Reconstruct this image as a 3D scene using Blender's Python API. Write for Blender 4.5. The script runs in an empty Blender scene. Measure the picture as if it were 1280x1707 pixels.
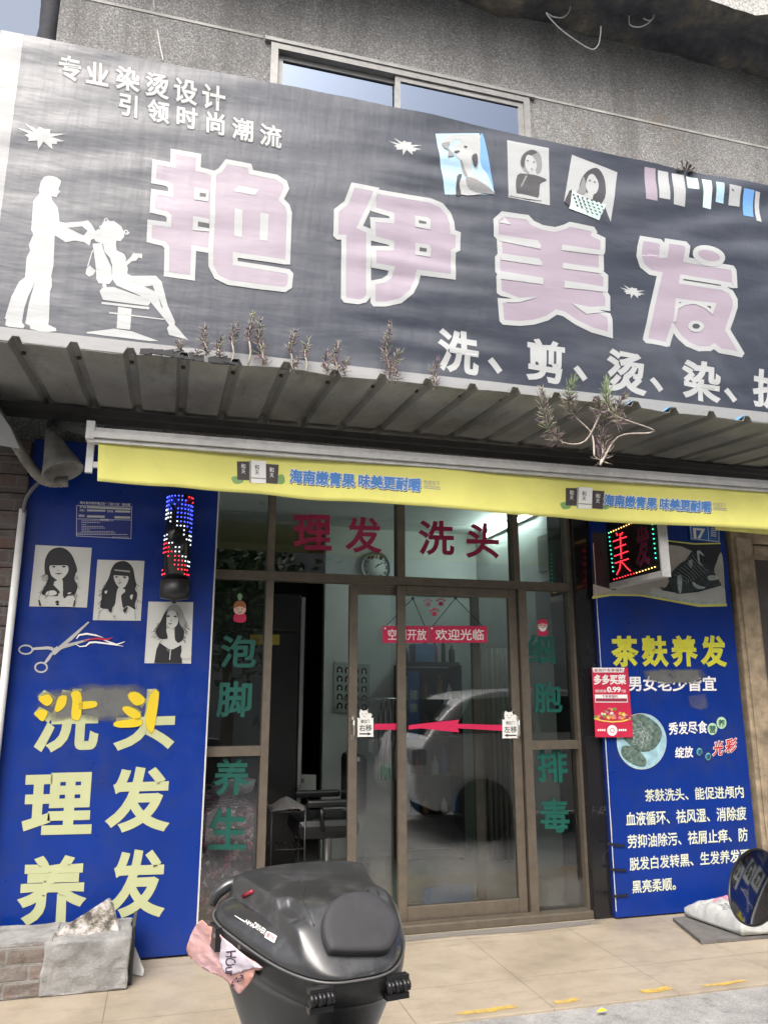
import bpy, bmesh, math, random
from mathutils import Vector, geometry, noise
from mathutils.bvhtree import BVHTree
random.seed(7)
R = math.radians
S = bpy.context.scene
COL = S.collection

# ------------------------------------------------------------------ camera
W0, H0, FPX = 1280.0, 1707.0, 1282.0
PIT, YAW = R(13.1), R(15.5)
CAM = Vector((0, -5.013, 1.45))
FW = Vector((math.sin(YAW)*math.cos(PIT), math.cos(YAW)*math.cos(PIT), math.sin(PIT)))
RT = Vector((math.cos(YAW), -math.sin(YAW), 0))
UP = RT.cross(FW)
cd = bpy.data.cameras.new('camera'); cam = bpy.data.objects.new('camera', cd); COL.objects.link(cam)
cd.sensor_fit = 'VERTICAL'; cd.sensor_height = 24; cd.lens = FPX/H0*24
cd.clip_start = .05; cd.clip_end = 1000
cam.location = CAM; cam.rotation_euler = (R(90)+PIT, 0, -YAW)
S.camera = cam

# ------------------------------------------------------------------ light
wd = bpy.data.worlds.new('World'); S.world = wd; wd.use_nodes = True
nt = wd.node_tree
sky = nt.nodes.new('ShaderNodeTexSky'); sky.sky_type = 'NISHITA'; sky.sun_disc = False
SUN_EL, SUN_AZ = R(51), R(206)
sky.sun_elevation = SUN_EL; sky.sun_rotation = SUN_AZ
sky.air_density = 1.0; sky.dust_density = 9.0; sky.ozone_density = 1.0
nt.nodes['Background'].inputs['Strength'].default_value = .15
hs = nt.nodes.new('ShaderNodeHueSaturation'); hs.inputs['Saturation'].default_value = .55; hs.inputs['Value'].default_value = 1.35   # thin cloud greys the blue
nt.links.new(sky.outputs[0], hs.inputs['Color']); nt.links.new(hs.outputs[0], nt.nodes['Background'].inputs[0])
sl = bpy.data.lights.new('sun', 'SUN'); so = bpy.data.objects.new('sun', sl); COL.objects.link(so)
sl.energy = .75; sl.angle = R(30); sl.color = (1, .975, .945)
sd = Vector((math.sin(SUN_AZ)*math.cos(SUN_EL), math.cos(SUN_AZ)*math.cos(SUN_EL), math.sin(SUN_EL)))
so.rotation_euler = sd.to_track_quat('Z', 'Y').to_euler(); so.location = (0, -6, 9)
S.view_settings.view_transform = 'Standard'; S.view_settings.look = 'None'
S.view_settings.exposure = .62; S.view_settings.gamma = 1
S.cycles.max_bounces = 8; S.cycles.transparent_max_bounces = 16

# ------------------------------------------------------------------ projections used to measure the place
def ray(px, py): return FW + RT*((px-W0/2)/FPX) - UP*((py-H0/2)/FPX)
def P(px, py, Y): r = ray(px, py); return CAM + r*((Y-CAM.y)/r.y)
def Q(px, py, Z): r = ray(px, py); return CAM + r*((Z-CAM.z)/r.z)
def PX(px, py, X): r = ray(px, py); return CAM + r*((X-CAM.x)/r.x)
def D(px, py, d): return CAM + ray(px, py)*d
def T(s, ox, oy, pts): return [(ox+x/s, oy+y/s) for x, y in pts]

# ------------------------------------------------------------------ materials
MATS = {}
def N(t, k, **kw):
    n = t.nodes.new(k)
    for a, b in kw.items(): setattr(n, a, b)
    return n
def base(name):
    m = bpy.data.materials.new(name); m.use_nodes = True
    t = m.node_tree; b = t.nodes['Principled BSDF']
    g = N(t, 'ShaderNodeNewGeometry')
    return m, t, b, g.outputs['Position']
def noi(t, pos, scale, detail=4, rough=.55, stretch=None, rot=None):
    n = N(t, 'ShaderNodeTexNoise'); n.inputs['Scale'].default_value = scale
    n.inputs['Detail'].default_value = detail; n.inputs['Roughness'].default_value = rough
    if stretch:
        mp = N(t, 'ShaderNodeMapping'); mp.inputs['Scale'].default_value = stretch
        if rot: mp.inputs['Rotation'].default_value = rot
        t.links.new(pos, mp.inputs[0]); pos = mp.outputs[0]
    t.links.new(pos, n.inputs['Vector']); return n.outputs['Fac']
def ramp(t, fac, stops):
    r = N(t, 'ShaderNodeValToRGB'); e = r.color_ramp.elements
    while len(e) < len(stops): e.new(.5)
    for q, (p, c) in zip(e, stops):
        q.position = p; q.color = (c, c, c, 1) if not isinstance(c, (tuple, list)) else (*c[:3], 1)
    t.links.new(fac, r.inputs[0]); return r.outputs[0]
def mix(t, f, a, b, mode='MIX'):
    n = N(t, 'ShaderNodeMix', data_type='RGBA', blend_type=mode)
    for i, v in ((0, f), (6, a), (7, b)):
        if isinstance(v, (int, float)): n.inputs[i].default_value = v
        elif isinstance(v, (tuple, list)): n.inputs[i].default_value = (*v[:3], 1)
        else: t.links.new(v, n.inputs[i])
    return n.outputs[2]
def math_(t, op, a, b=0.):
    n = N(t, 'ShaderNodeMath', operation=op)
    for i, v in ((0, a), (1, b)):
        if isinstance(v, (int, float)): n.inputs[i].default_value = v
        else: t.links.new(v, n.inputs[i])
    return n.outputs[0]
def bump(t, b, h, strength=.3, dist=.01):
    n = N(t, 'ShaderNodeBump'); n.inputs['Strength'].default_value = strength; n.inputs['Distance'].default_value = dist
    t.links.new(h, n.inputs['Height']); t.links.new(n.outputs[0], b.inputs['Normal'])
def M(name, col, rough=.6, metal=0., var=.12, vs=6., bs=0., bstr=.2, bd=.004, spec=.5, coat=0., emit=None, estr=0., dirt=0., dcol=(.08, .07, .06)):
    if name in MATS: return MATS[name]
    m, t, b, pos = base(name)
    c = (*col, 1)
    if var:
        f = noi(t, pos, vs, 5)
        o = ramp(t, f, [(.3, tuple(x*(1-var) for x in col)), (.7, tuple(min(1, x*(1+var)) for x in col))])
        if dirt:
            g = ramp(t, noi(t, pos, vs*2.3, 8, .7), [(.5, 0), (.75, dirt)])
            o = mix(t, g, o, dcol)
        t.links.new(o, b.inputs['Base Color'])
    else: b.inputs['Base Color'].default_value = c
    b.inputs['Roughness'].default_value = rough; b.inputs['Metallic'].default_value = metal
    b.inputs['Specular IOR Level'].default_value = spec; b.inputs['Coat Weight'].default_value = coat
    if bs: bump(t, b, noi(t, pos, bs, 6, .65), bstr, bd)
    if emit: b.inputs['Emission Color'].default_value = (*emit, 1); b.inputs['Emission Strength'].default_value = estr
    MATS[name] = m; return m
def glass(name, tint, refl, rough=0., rtint=(1, 1, 1)):
    m = bpy.data.materials.new(name); m.use_nodes = True; t = m.node_tree
    t.nodes.remove(t.nodes['Principled BSDF']); out = t.nodes['Material Output']
    tr = N(t, 'ShaderNodeBsdfTransparent'); tr.inputs[0].default_value = (*tint, 1)
    gl = N(t, 'ShaderNodeBsdfGlossy'); gl.inputs['Roughness'].default_value = rough; gl.inputs[0].default_value = (*rtint, 1)
    lw = N(t, 'ShaderNodeLayerWeight'); lw.inputs[0].default_value = .25
    f = math_(t, 'ADD', math_(t, 'MULTIPLY', lw.outputs['Fresnel'], .8), refl)
    mx = N(t, 'ShaderNodeMixShader'); t.links.new(f, mx.inputs[0]); t.links.new(tr.outputs[0], mx.inputs[1]); t.links.new(gl.outputs[0], mx.inputs[2])
    t.links.new(mx.outputs[0], out.inputs[0]); MATS[name] = m; return m

# ------------------------------------------------------------------ glyphs (Blender's own built-in font)
GC = {}
def embolden(v, f, b):
    """ribbon of half-width b along every outline of a glyph"""
    es = {}
    for p in f:
        for i in range(len(p)):
            a, c = p[i], p[(i+1) % len(p)]; es[(a, c)] = 1
    nxt = {a: c for a, c in es if (c, a) not in es}
    V = []; F = []; seen = set()
    for s0 in list(nxt):
        if s0 in seen: continue
        L = []; c = s0
        while c in nxt and c not in seen: seen.add(c); L.append(c); c = nxt[c]
        pts = []
        for i in L:
            q = Vector(v[i])
            if not pts or (q-pts[-1]).length > 1e-4: pts.append(q)
        if len(pts) < 3: continue
        n = len(pts); o = len(V)
        for i in range(n):
            d1 = (pts[i]-pts[i-1]).normalized() if (pts[i]-pts[i-1]).length else Vector((1, 0)); d2 = (pts[(i+1) % n]-pts[i]).normalized()
            t = d1+d2; t = t.normalized() if t.length > 1e-3 else d1
            nn = Vector((t.y, -t.x)); k = max(.6, nn.dot(Vector((d1.y, -d1.x))))
            V += [tuple(pts[i]-nn*b*.2/k), tuple(pts[i]+nn*b/k)]
        for i in range(n):
            j = (i+1) % n; F.append((o+2*i, o+2*i+1, o+2*j+1, o+2*j))
    return V, F
def prefetch(spec):
    tmp = []
    for ch in dict.fromkeys(''.join(s for b, s in spec)):
        c = bpy.data.curves.new('g', 'FONT'); c.body = ch; c.dimensions = '2D'; c.fill_mode = 'BOTH'; c.resolution_u = 4
        o = bpy.data.objects.new('g', c); COL.objects.link(o); tmp.append((ch, o, c))
    bpy.context.view_layer.update(); dg = bpy.context.evaluated_depsgraph_get(); G = {}
    for ch, o, c in tmp:
        me = bpy.data.meshes.new_from_object(o.evaluated_get(dg))
        b = bmesh.new(); b.from_mesh(me); bmesh.ops.remove_doubles(b, verts=b.verts[:], dist=1e-4)
        b.verts.index_update()
        for f in b.faces:
            if f.normal.z < 0: f.normal_flip()
        G[ch] = ([(v.co.x, v.co.y) for v in b.verts], [tuple(v.index for v in f.verts) for f in b.faces]); b.free()
        bpy.data.meshes.remove(me)
    for ch, o, c in tmp:
        bpy.data.objects.remove(o); bpy.data.curves.remove(c)
    GC.update(G)
def glyph(ch, bold):
    if (ch, bold) not in GC: GC[ch, bold] = (*GC[ch], *embolden(*GC[ch], bold))
    return GC[ch, bold]
B0, B1, B2, B3 = 0., .012, .024, .04
prefetch([(0, '专业染烫设计引领时尚潮流洗剪护头理发养泡脚生细胞排毒、。茶麸男女老少皆宜秀尽食营绽放健康光彩能促进颅内血液循环祛风湿消除疲劳抑油污屑止痒防脱白转黑更亮柔顺'
  '海南嫩青果味美更耐嚼和成天下陵水县市容环境卫生“门前三包”责任牌商户地址负人电话监督内容新用户专享福利限时秒杀元起单多买菜右移左空调开欢迎临农机国际钻井泉配件净重复合肥拉请爱玛'
  '0123456789.AIMDRVEHOUrau')])

# ------------------------------------------------------------------ mesh builder
ROOT = {}
class MB:
    def __init__(s): s.v = []; s.f = []; s.m = []; s.mats = []; s.cur = 0; s.sm = []; s.smooth = False
    def mat(s, m):
        if m not in s.mats: s.mats.append(m)
        s.cur = s.mats.index(m); return s
    def add(s, vs, fs):
        n = len(s.v); s.v += [Vector(x) for x in vs]
        for f in fs: s.f.append(tuple(i+n for i in f)); s.m.append(s.cur); s.sm.append(s.smooth)
        return s
    def box(s, x0, x1, y0, y1, z0, z1):
        x0, x1 = sorted((x0, x1)); y0, y1 = sorted((y0, y1)); z0, z1 = sorted((z0, z1))
        return s.add([(x0,y0,z0),(x1,y0,z0),(x1,y1,z0),(x0,y1,z0),(x0,y0,z1),(x1,y0,z1),(x1,y1,z1),(x0,y1,z1)],
              [(0,3,2,1),(4,5,6,7),(0,1,5,4),(1,2,6,5),(2,3,7,6),(3,0,4,7)])
    def bbox(s, x0, x1, y0, y1, z0, z1, r=.004):
        b = bmesh.new(); bmesh.ops.create_cube(b, size=1)
        for v in b.verts: v.co = Vector(((x0+x1)/2+v.co.x*abs(x1-x0), (y0+y1)/2+v.co.y*abs(y1-y0), (z0+z1)/2+v.co.z*abs(z1-z0)))
        bmesh.ops.bevel(b, geom=b.edges[:], offset=r, segments=2, affect='EDGES', profile=.5)
        return s.bm(b)
    def rbox(s, x0, x1, y0, y1, z0, z1, cuts=12, amp=.01, sc=9., r=.012):
        b = bmesh.new(); bmesh.ops.create_cube(b, size=1)
        for v in b.verts: v.co = Vector(((x0+x1)/2+v.co.x*abs(x1-x0), (y0+y1)/2+v.co.y*abs(y1-y0), (z0+z1)/2+v.co.z*abs(z1-z0)))
        bmesh.ops.bevel(b, geom=b.edges[:], offset=r, segments=2, affect='EDGES', profile=.5)
        bmesh.ops.subdivide_edges(b, edges=[e for e in b.edges if e.calc_length() > .04], cuts=cuts, use_grid_fill=True)
        b.normal_update()
        for v in b.verts:
            if v.co.z > z0+.004: v.co += Vector((noise.noise(v.co*sc), noise.noise(v.co*sc+Vector((5, 0, 0))), noise.noise(v.co*sc+Vector((0, 9, 0)))))*amp+v.normal*amp*.6*noise.noise(v.co*sc*3)
        return s.bm(b)
    def bm(s, b):
        b.verts.index_update()
        s.add([v.co.copy() for v in b.verts], [tuple(v.index for v in f.verts) for f in b.faces]); b.free(); return s
    def beam(s, a, b, w, h, up=(0, 0, 1)):
        a = Vector(a); b = Vector(b); d = (b-a).normalized(); u = Vector(up); x = d.cross(u).normalized()*w/2; y = x.cross(d).normalized()*h/2
        return s.add([a-x-y,a+x-y,a+x+y,a-x+y,b-x-y,b+x-y,b+x+y,b-x+y],[(0,3,2,1),(4,5,6,7),(0,1,5,4),(1,2,6,5),(2,3,7,6),(3,0,4,7)])
    def tube(s, pts, r, seg=8, cap=True, closed=False):
        pts = [Vector(p) for p in pts]; n = len(pts); rs = r if isinstance(r, (list, tuple)) else [r]*n
        rings = []; up = None
        for i, p in enumerate(pts):
            a = pts[i-1] if i else (pts[-1] if closed else p); b = pts[i+1] if i < n-1 else (pts[0] if closed else p)
            d = (b-a).normalized()
            if up is None: up = d.orthogonal().normalized()
            x = (up - d*up.dot(d)); x = x.normalized() if x.length > 1e-6 else d.orthogonal().normalized(); up = x; y = d.cross(x)
            rings.append([p+(x*math.cos(2*math.pi*k/seg)+y*math.sin(2*math.pi*k/seg))*rs[i] for k in range(seg)])
        fs = []
        for i in range(n if closed else n-1):
            j = (i+1) % n
            for k in range(seg): fs.append((i*seg+k, i*seg+(k+1)%seg, j*seg+(k+1)%seg, j*seg+k))
        if cap and not closed: fs += [tuple(range(seg))[::-1], tuple(range((n-1)*seg, n*seg))]
        o = s.smooth; s.smooth = True; s.add([q for g in rings for q in g], fs); s.smooth = o; return s
    def loft(s, rings, cap0=True, cap1=True):
        seg = len(rings[0]); fs = []
        for i in range(len(rings)-1):
            for k in range(seg): fs.append((i*seg+k, i*seg+(k+1)%seg, (i+1)*seg+(k+1)%seg, (i+1)*seg+k))
        n = len(rings)
        if cap0: fs.append(tuple(range(seg))[::-1])
        if cap1: fs.append(tuple(range((n-1)*seg, n*seg)))
        return s.add([q for g in rings for q in g], fs)
    def lathe(s, c, prof, seg=24, axis='z'):
        c = Vector(c); rings = []
        for r, h in prof:
            g = []
            for k in range(seg):
                a = 2*math.pi*k/seg; x, y = r*math.cos(a), r*math.sin(a)
                g.append(c+(Vector((x,y,h)) if axis == 'z' else Vector((x,-h,y)) if axis == 'y' else Vector((h,x,y))))
            rings.append(g)
        o = s.smooth; s.smooth = True; s.loft(rings); s.smooth = o; return s
    # ---- flat work laid on a plane: points are photo measurements turned into metres on that plane
    def flat(s, pts, pl, off):
        tri = geometry.tessellate_polygon([[Vector((x, y, 0)) for x, y in pts]])
        vs = [pl(x, y, off) for x, y in pts]; fs = []
        for a, b, c in tri:
            nn = (pts[b][0]-pts[a][0])*(pts[c][1]-pts[a][1])-(pts[b][1]-pts[a][1])*(pts[c][0]-pts[a][0])
            fs.append((a, b, c) if nn < 0 else (a, c, b))
        return s.add(vs, fs)
    def stroke(s, pts, w, pl, off, closed=False):
        n = len(pts); L = []; Rr = []
        for i in range(n):
            p = Vector(pts[i]); a = Vector(pts[i-1]) if (i or closed) else None; b = Vector(pts[(i+1) % n]) if (i < n-1 or closed) else None
            d1 = (p-a).normalized() if a is not None and (p-a).length > 1e-9 else None
            d2 = (b-p).normalized() if b is not None and (b-p).length > 1e-9 else None
            if d1 is None: d1 = d2
            if d2 is None: d2 = d1
            t = d1+d2
            t = t.normalized() if t.length > 1e-4 else d1
            nn = Vector((-t.y, t.x)); k = max(.45, nn.dot(Vector((-d1.y, d1.x)))); ww = w[i] if isinstance(w, (list, tuple)) else w
            L.append(p+nn*ww/2/k); Rr.append(p-nn*ww/2/k)
        vs = [pl(q.x, q.y, off) for q in L]+[pl(q.x, q.y, off) for q in Rr]
        return s.add(vs, [(i, (i+1) % n, n+(i+1) % n, n+i) for i in range(n if closed else n-1)])
    def disc(s, cx, cy, rx, ry, pl, off, n=20, rot=0.):
        c, q = math.cos(rot), math.sin(rot)
        return s.flat([(cx+rx*math.cos(2*math.pi*k/n)*c-ry*math.sin(2*math.pi*k/n)*q, cy+rx*math.cos(2*math.pi*k/n)*q+ry*math.sin(2*math.pi*k/n)*c) for k in range(n)], pl, off)
    def text(s, body, tl, tr, bl, pl, off, bold=B1, fit='em'):
        tl, tr, bl = Vector(tl), Vector(tr), Vector(bl); X = tr-tl; Y = bl-tl
        gs = []; x = 0.
        for ch in body:
            if ch == ' ': x += .35; continue
            v, f, rv, rf = glyph(ch, bold)
            adv = 1. if ord(ch) > 255 else (max(a for a, b in v)-min(a for a, b in v)+.06)
            o = 0 if ord(ch) > 255 else -min(a for a, b in v)+.03
            gs.append((x+o, v, f, rv, rf)); x += adv
        if fit == 'em': x0, x1, y1, y0 = 0., x, .86, -.1
        else:
            ax = [a+o for o, v, f, rv, rf in gs for a, b in rv]; ay = [b for o, v, f, rv, rf in gs for a, b in rv]
            x0, x1, y0, y1 = min(ax), max(ax), min(ay), max(ay)
        for o, v, f, rv, rf in gs:
            for vv, ff, of in ((v, f, off), (rv, rf, off+.0004)):
                vs = []
                for a, b in vv:
                    q = tl+X*((a+o-x0)/(x1-x0))+Y*((y1-b)/(y1-y0)); vs.append(pl(q.x, q.y, of))
                s.add(vs, ff)
        return s
    def build(s, name, parent=None, disp=None, label=None, smooth=None, origin=None, solid=0., cut=None, sub=0):
        me = bpy.data.meshes.new(name)
        if parent is not None: org = ROOT[parent]
        elif origin is not None: org = Vector(origin)
        else:
            xs = [v.x for v in s.v]; ys = [v.y for v in s.v]
            org = Vector(((min(xs)+max(xs))/2, (min(ys)+max(ys))/2, min(v.z for v in s.v)))
        me.from_pydata([v for v in s.v], [], s.f)
        for m in s.mats: me.materials.append(m)
        me.polygons.foreach_set('material_index', s.m)
        me.polygons.foreach_set('use_smooth', [True]*len(s.f) if smooth else (s.sm if smooth is None else [False]*len(s.f)))
        if cut:
            b = bmesh.new(); b.from_mesh(me)
            bmesh.ops.remove_doubles(b, verts=b.verts[:], dist=1e-6)
            xs = [v.co.x for v in b.verts]; zs = [v.co.z for v in b.verts]
            for ax, lo, hi in ((0, min(xs), max(xs)), (2, min(zs), max(zs))):
                k = math.ceil(lo/cut)
                while k*cut < hi:
                    co = [0, 0, 0]; co[ax] = k*cut; no = [0, 0, 0]; no[ax] = 1
                    bmesh.ops.bisect_plane(b, geom=b.verts[:]+b.edges[:]+b.faces[:], plane_co=co, plane_no=no, dist=1e-6); k += 1
            for f in b.faces: f.smooth = True
            b.to_mesh(me); b.free()
        for v in me.vertices:
            c = v.co
            if disp: c.y += disp(c.x, c.z)
        me.transform(__import__('mathutils').Matrix.Translation(-org))
        me.update()
        o = bpy.data.objects.new(name, me); COL.objects.link(o)
        if parent is not None: o.parent = parent; ROOT[o] = org
        else: o.location = org; ROOT[o] = org
        if label: o['label'] = label
        if solid: md = o.modifiers.new('s', 'SOLIDIFY'); md.thickness = solid; md.offset = 0
        if sub: md = o.modifiers.new('u', 'SUBSURF'); md.levels = sub; md.render_levels = sub
        return o
def thing(name, label, cat, loc, group=None):
    o = bpy.data.objects.new(name, None); o.empty_display_size = .1; COL.objects.link(o); o.location = loc
    ROOT[o] = Vector(loc); return tag(o, label, cat, group)
def tag(o, label, cat, group=None):
    o['label'] = label; o['category'] = cat
    if group: o['group'] = group
    return o
def struct(o): o['kind'] = 'structure'; return o
def plane(Y): return lambda x, y, off: P(x, y, Y)+Vector((0, -off, 0))
def planeX(X): return lambda x, y, off: PX(x, y, X)+Vector((-off, 0, 0))
def rect(x0, y0, x1, y1): return [(x0, y0), (x1, y0), (x1, y1), (x0, y1)]
def smooth(pts, k=4, closed=True):
    out = []; n = len(pts)
    for i in range(n if closed else n-1):
        p0, p1, p2, p3 = [Vector(pts[j % n] if closed else pts[max(0, min(n-1, j))]) for j in (i-1, i, i+1, i+2)]
        for q in range(k):
            t = q/k; out.append(tuple(.5*((2*p1)+(p2-p0)*t+(2*p0-5*p1+4*p2-p3)*t*t+(3*p1-p0-3*p2+p3)*t**3)))
    if not closed: out.append(tuple(pts[-1]))
    return out
def copy_tree(o, loc, label=None, group=None):
    c = o.copy(); COL.objects.link(c); c.location = loc
    if label: c['label'] = label
    for ch in o.children:
        d = ch.copy(); COL.objects.link(d); d.parent = c
        for g in ch.children: e = g.copy(); COL.objects.link(e); e.parent = d
    return c
#@@SETTING
# ------------------------------------------------------------------ special materials
def m_wall():
    m, t, b, pos = base('pebble_dash')
    v = N(t, 'ShaderNodeTexVoronoi'); v.inputs['Scale'].default_value = 130; t.links.new(pos, v.inputs['Vector'])
    sp = N(t, 'ShaderNodeSeparateColor'); t.links.new(v.outputs['Color'], sp.inputs[0])
    grain = ramp(t, sp.outputs[0], [(0, (.17, .172, .175)), (.45, (.255, .256, .256)), (.8, (.335, .335, .332)), (1, (.52, .52, .51))])
    big = ramp(t, noi(t, pos, .9, 8, .65), [(.35, .68), (.65, 1)])
    o = mix(t, .85, grain, big, 'MULTIPLY')
    rust = ramp(t, noi(t, pos, 1.7, 6, .7), [(.58, 0), (.72, .5)])
    o = mix(t, rust, o, (.2, .135, .07))
    run = ramp(t, noi(t, pos, 2.2, 6, .6, (1.8, 1, .18)), [(.5, 0), (.75, .55)])
    o = mix(t, run, o, (.07, .068, .066))
    t.links.new(o, b.inputs['Base Color']); b.inputs['Roughness'].default_value = .95
    bump(t, b, v.outputs['Distance'], .5, .01); MATS['wall'] = m
def m_tile():
    m, t, b, pos = base('beige_tile'); s = N(t, 'ShaderNodeSeparateXYZ'); t.links.new(pos, s.inputs[0])
    def seam(o, off):
        f = math_(t, 'FRACT', math_(t, 'DIVIDE', math_(t, 'ADD', o, off), .676))
        return math_(t, 'LESS_THAN', math_(t, 'ABSOLUTE', math_(t, 'SUBTRACT', f, .5)), .0035)
    g = math_(t, 'MAXIMUM', seam(s.outputs[0], -1.172-.338+6.76), seam(s.outputs[1], .93-.338+6.76))
    c = ramp(t, noi(t, pos, 1.6, 9, .68), [(.28, (.25, .208, .155)), (.5, (.34, .29, .222)), (.72, (.405, .35, .275))])
    c = mix(t, ramp(t, noi(t, pos, 5, 9, .75, (1, 2.2, 1)), [(.5, 0), (.75, .75)]), c, (.2, .165, .125))
    c = mix(t, ramp(t, noi(t, pos, 60, 3), [(.62, 0), (.72, .35)]), c, (.2, .16, .12))
    c = mix(t, math_(t, 'MULTIPLY', g, .75), c, (.12, .1, .08))
    t.links.new(c, b.inputs['Base Color'])
    t.links.new(ramp(t, noi(t, pos, 4, 6, .7), [(.3, .28), (.7, .6)]), b.inputs['Roughness'])
    bump(t, b, math_(t, 'MULTIPLY', g, -1.), .4, .003); MATS['tile'] = m
def m_street():
    m, t, b, pos = base('rough_concrete')
    c = ramp(t, noi(t, pos, 3, 12, .75), [(.3, (.15, .15, .148)), (.5, (.26, .26, .255)), (.7, (.38, .378, .37))])
    c = mix(t, ramp(t, noi(t, pos, 140, 4), [(.45, 0), (.65, .5)]), c, (.48, .47, .46))
    c = mix(t, ramp(t, noi(t, pos, 14, 8, .7), [(.55, 0), (.7, .6)]), c, (.1, .1, .1))
    t.links.new(c, b.inputs['Base Color']); b.inputs['Roughness'].default_value = .9
    bump(t, b, noi(t, pos, 45, 8, .7), .6, .02); MATS['street'] = m
def m_vinyl(name, col, streak=.25, rough=.36, dust=.25):
    m, t, b, pos = base(name)
    f = noi(t, pos, 1.3, 4, .55, (.8, 1, 1.6))
    c = ramp(t, f, [(.3, tuple(x*(1-streak) for x in col)), (.7, tuple(min(1, x*(1+streak)) for x in col))])
    wv = noi(t, pos, 260, 1, .5, (1, 1, .1)); wh = noi(t, pos, 260, 1, .5, (.1, 1, 1))
    w = math_(t, 'ADD', wv, wh)
    c = mix(t, ramp(t, w, [(.4, 0), (.65, .035)]), c, tuple(min(1, x*.5+.3) for x in col))
    c = mix(t, ramp(t, noi(t, pos, 1.1, 8, .65, (.6, 1, 1.6)), [(.45, 0), (.75, dust)]), c, (.4, .42, .45))
    t.links.new(c, b.inputs['Base Color'])
    b.inputs['Specular IOR Level'].default_value = .6
    t.links.new(ramp(t, noi(t, pos, 5, 5, .6, (.5, 1, 2)), [(.3, rough-.07), (.7, rough+.1)]), b.inputs['Roughness'])
    fine = noi(t, pos, 3.2, 3, .5, (.7, 1, 2.6), (0, R(12), 0)); fine2 = noi(t, pos, 5, 3, .5, (2.4, 1, .5), (0, R(-30), 0))
    h = math_(t, 'ADD', math_(t, 'ADD', fine, math_(t, 'MULTIPLY', fine2, .5)), math_(t, 'MULTIPLY', w, .006))
    bump(t, b, h, .19, .03); MATS[name] = m
def m_panel(name, col):
    m, t, b, pos = base(name)
    c = ramp(t, noi(t, pos, 2.5, 6), [(.3, tuple(x*.88 for x in col)), (.7, tuple(x*1.1 for x in col))])
    c = mix(t, ramp(t, noi(t, pos, 50, 8, .8, (1, 1, .3)), [(.64, 0), (.74, .4)]), c, (.3, .35, .45))
    c = mix(t, ramp(t, noi(t, pos, 3, 8, .75), [(.5, 0), (.75, .5)]), c, (.03, .04, .09))
    t.links.new(c, b.inputs['Base Color'])
    b.inputs['Specular IOR Level'].default_value = .35
    t.links.new(ramp(t, noi(t, pos, 7, 6, .7), [(.3, .25), (.7, .5)]), b.inputs['Roughness'])
    bump(t, b, noi(t, pos, 5, 4, .5, (1, 1, .4)), .35, .03); MATS[name] = m
def m_sheet():
    m, t, b, pos = base('roof_sheet')
    c = ramp(t, noi(t, pos, 2.5, 9, .7, (1, .5, 1)), [(.3, (.14, .145, .137)), (.55, (.25, .255, .242)), (.75, (.34, .345, .33))])
    c = mix(t, ramp(t, noi(t, pos, 5, 10, .75, (1.4, .35, 1)), [(.53, 0), (.7, .75)]), c, (.07, .068, .06))
    c = mix(t, ramp(t, noi(t, pos, 9, 8, .8), [(.64, 0), (.72, .55)]), c, (.2, .13, .07))
    t.links.new(c, b.inputs['Base Color']); b.inputs['Roughness'].default_value = .55
    bump(t, b, noi(t, pos, 12, 6, .6), .15, .008); MATS['sheet'] = m
def m_brick(name, c1, c2, mort, scale=1., axes='xz'):
    m, t, b, pos = base(name)
    s = N(t, 'ShaderNodeSeparateXYZ'); t.links.new(pos, s.inputs[0]); cb = N(t, 'ShaderNodeCombineXYZ')
    t.links.new(math_(t, 'ADD', s.outputs[0], s.outputs[1]), cb.inputs[0]); t.links.new(s.outputs[2], cb.inputs[1])
    k = N(t, 'ShaderNodeTexBrick'); t.links.new(cb.outputs[0], k.inputs['Vector'])
    for q, v in (('Scale', 1.), ('Brick Width', .22*scale), ('Row Height', .075*scale), ('Mortar Size', .009), ('Mortar Smooth', .3), ('Bias', 0.)): k.inputs[q].default_value = v
    k.inputs['Color1'].default_value = (*c1, 1); k.inputs['Color2'].default_value = (*c2, 1); k.inputs['Mortar'].default_value = (*mort, 1)
    c = mix(t, ramp(t, noi(t, pos, 9, 9, .75), [(.4, 0), (.62, .85)]), k.outputs['Color'], mort)
    c = mix(t, ramp(t, noi(t, pos, 25, 8, .7), [(.5, 0), (.75, .7)]), c, (.06, .055, .05))
    t.links.new(c, b.inputs['Base Color']); b.inputs['Roughness'].default_value = .95
    bump(t, b, math_(t, 'ADD', math_(t, 'MULTIPLY', k.outputs['Fac'], -.6), noi(t, pos, 40, 6, .7)), .7, .012); MATS[name] = m
def m_marble():
    m, t, b, pos = base('black_marble')
    a = noi(t, pos, 2.2, 9, .72); v = N(t, 'ShaderNodeTexVoronoi', feature='DISTANCE_TO_EDGE'); v.inputs['Scale'].default_value = 3.2
    ad = N(t, 'ShaderNodeVectorMath', operation='ADD'); cc = N(t, 'ShaderNodeTexNoise'); cc.inputs['Scale'].default_value = 3; cc.inputs['Detail'].default_value = 6
    t.links.new(pos, cc.inputs['Vector']); t.links.new(pos, ad.inputs[0]); t.links.new(cc.outputs['Color'], ad.inputs[1]); t.links.new(ad.outputs[0], v.inputs['Vector'])
    vein = math_(t, 'MULTIPLY', ramp(t, v.outputs['Distance'], [(0, 1), (.012, 0)]), ramp(t, a, [(.52, 0), (.62, .5)]))
    c = mix(t, vein, (.012, .012, .014), (.3, .3, .3))
    t.links.new(c, b.inputs['Base Color']); b.inputs['Roughness'].default_value = .12; MATS['marble'] = m
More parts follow.
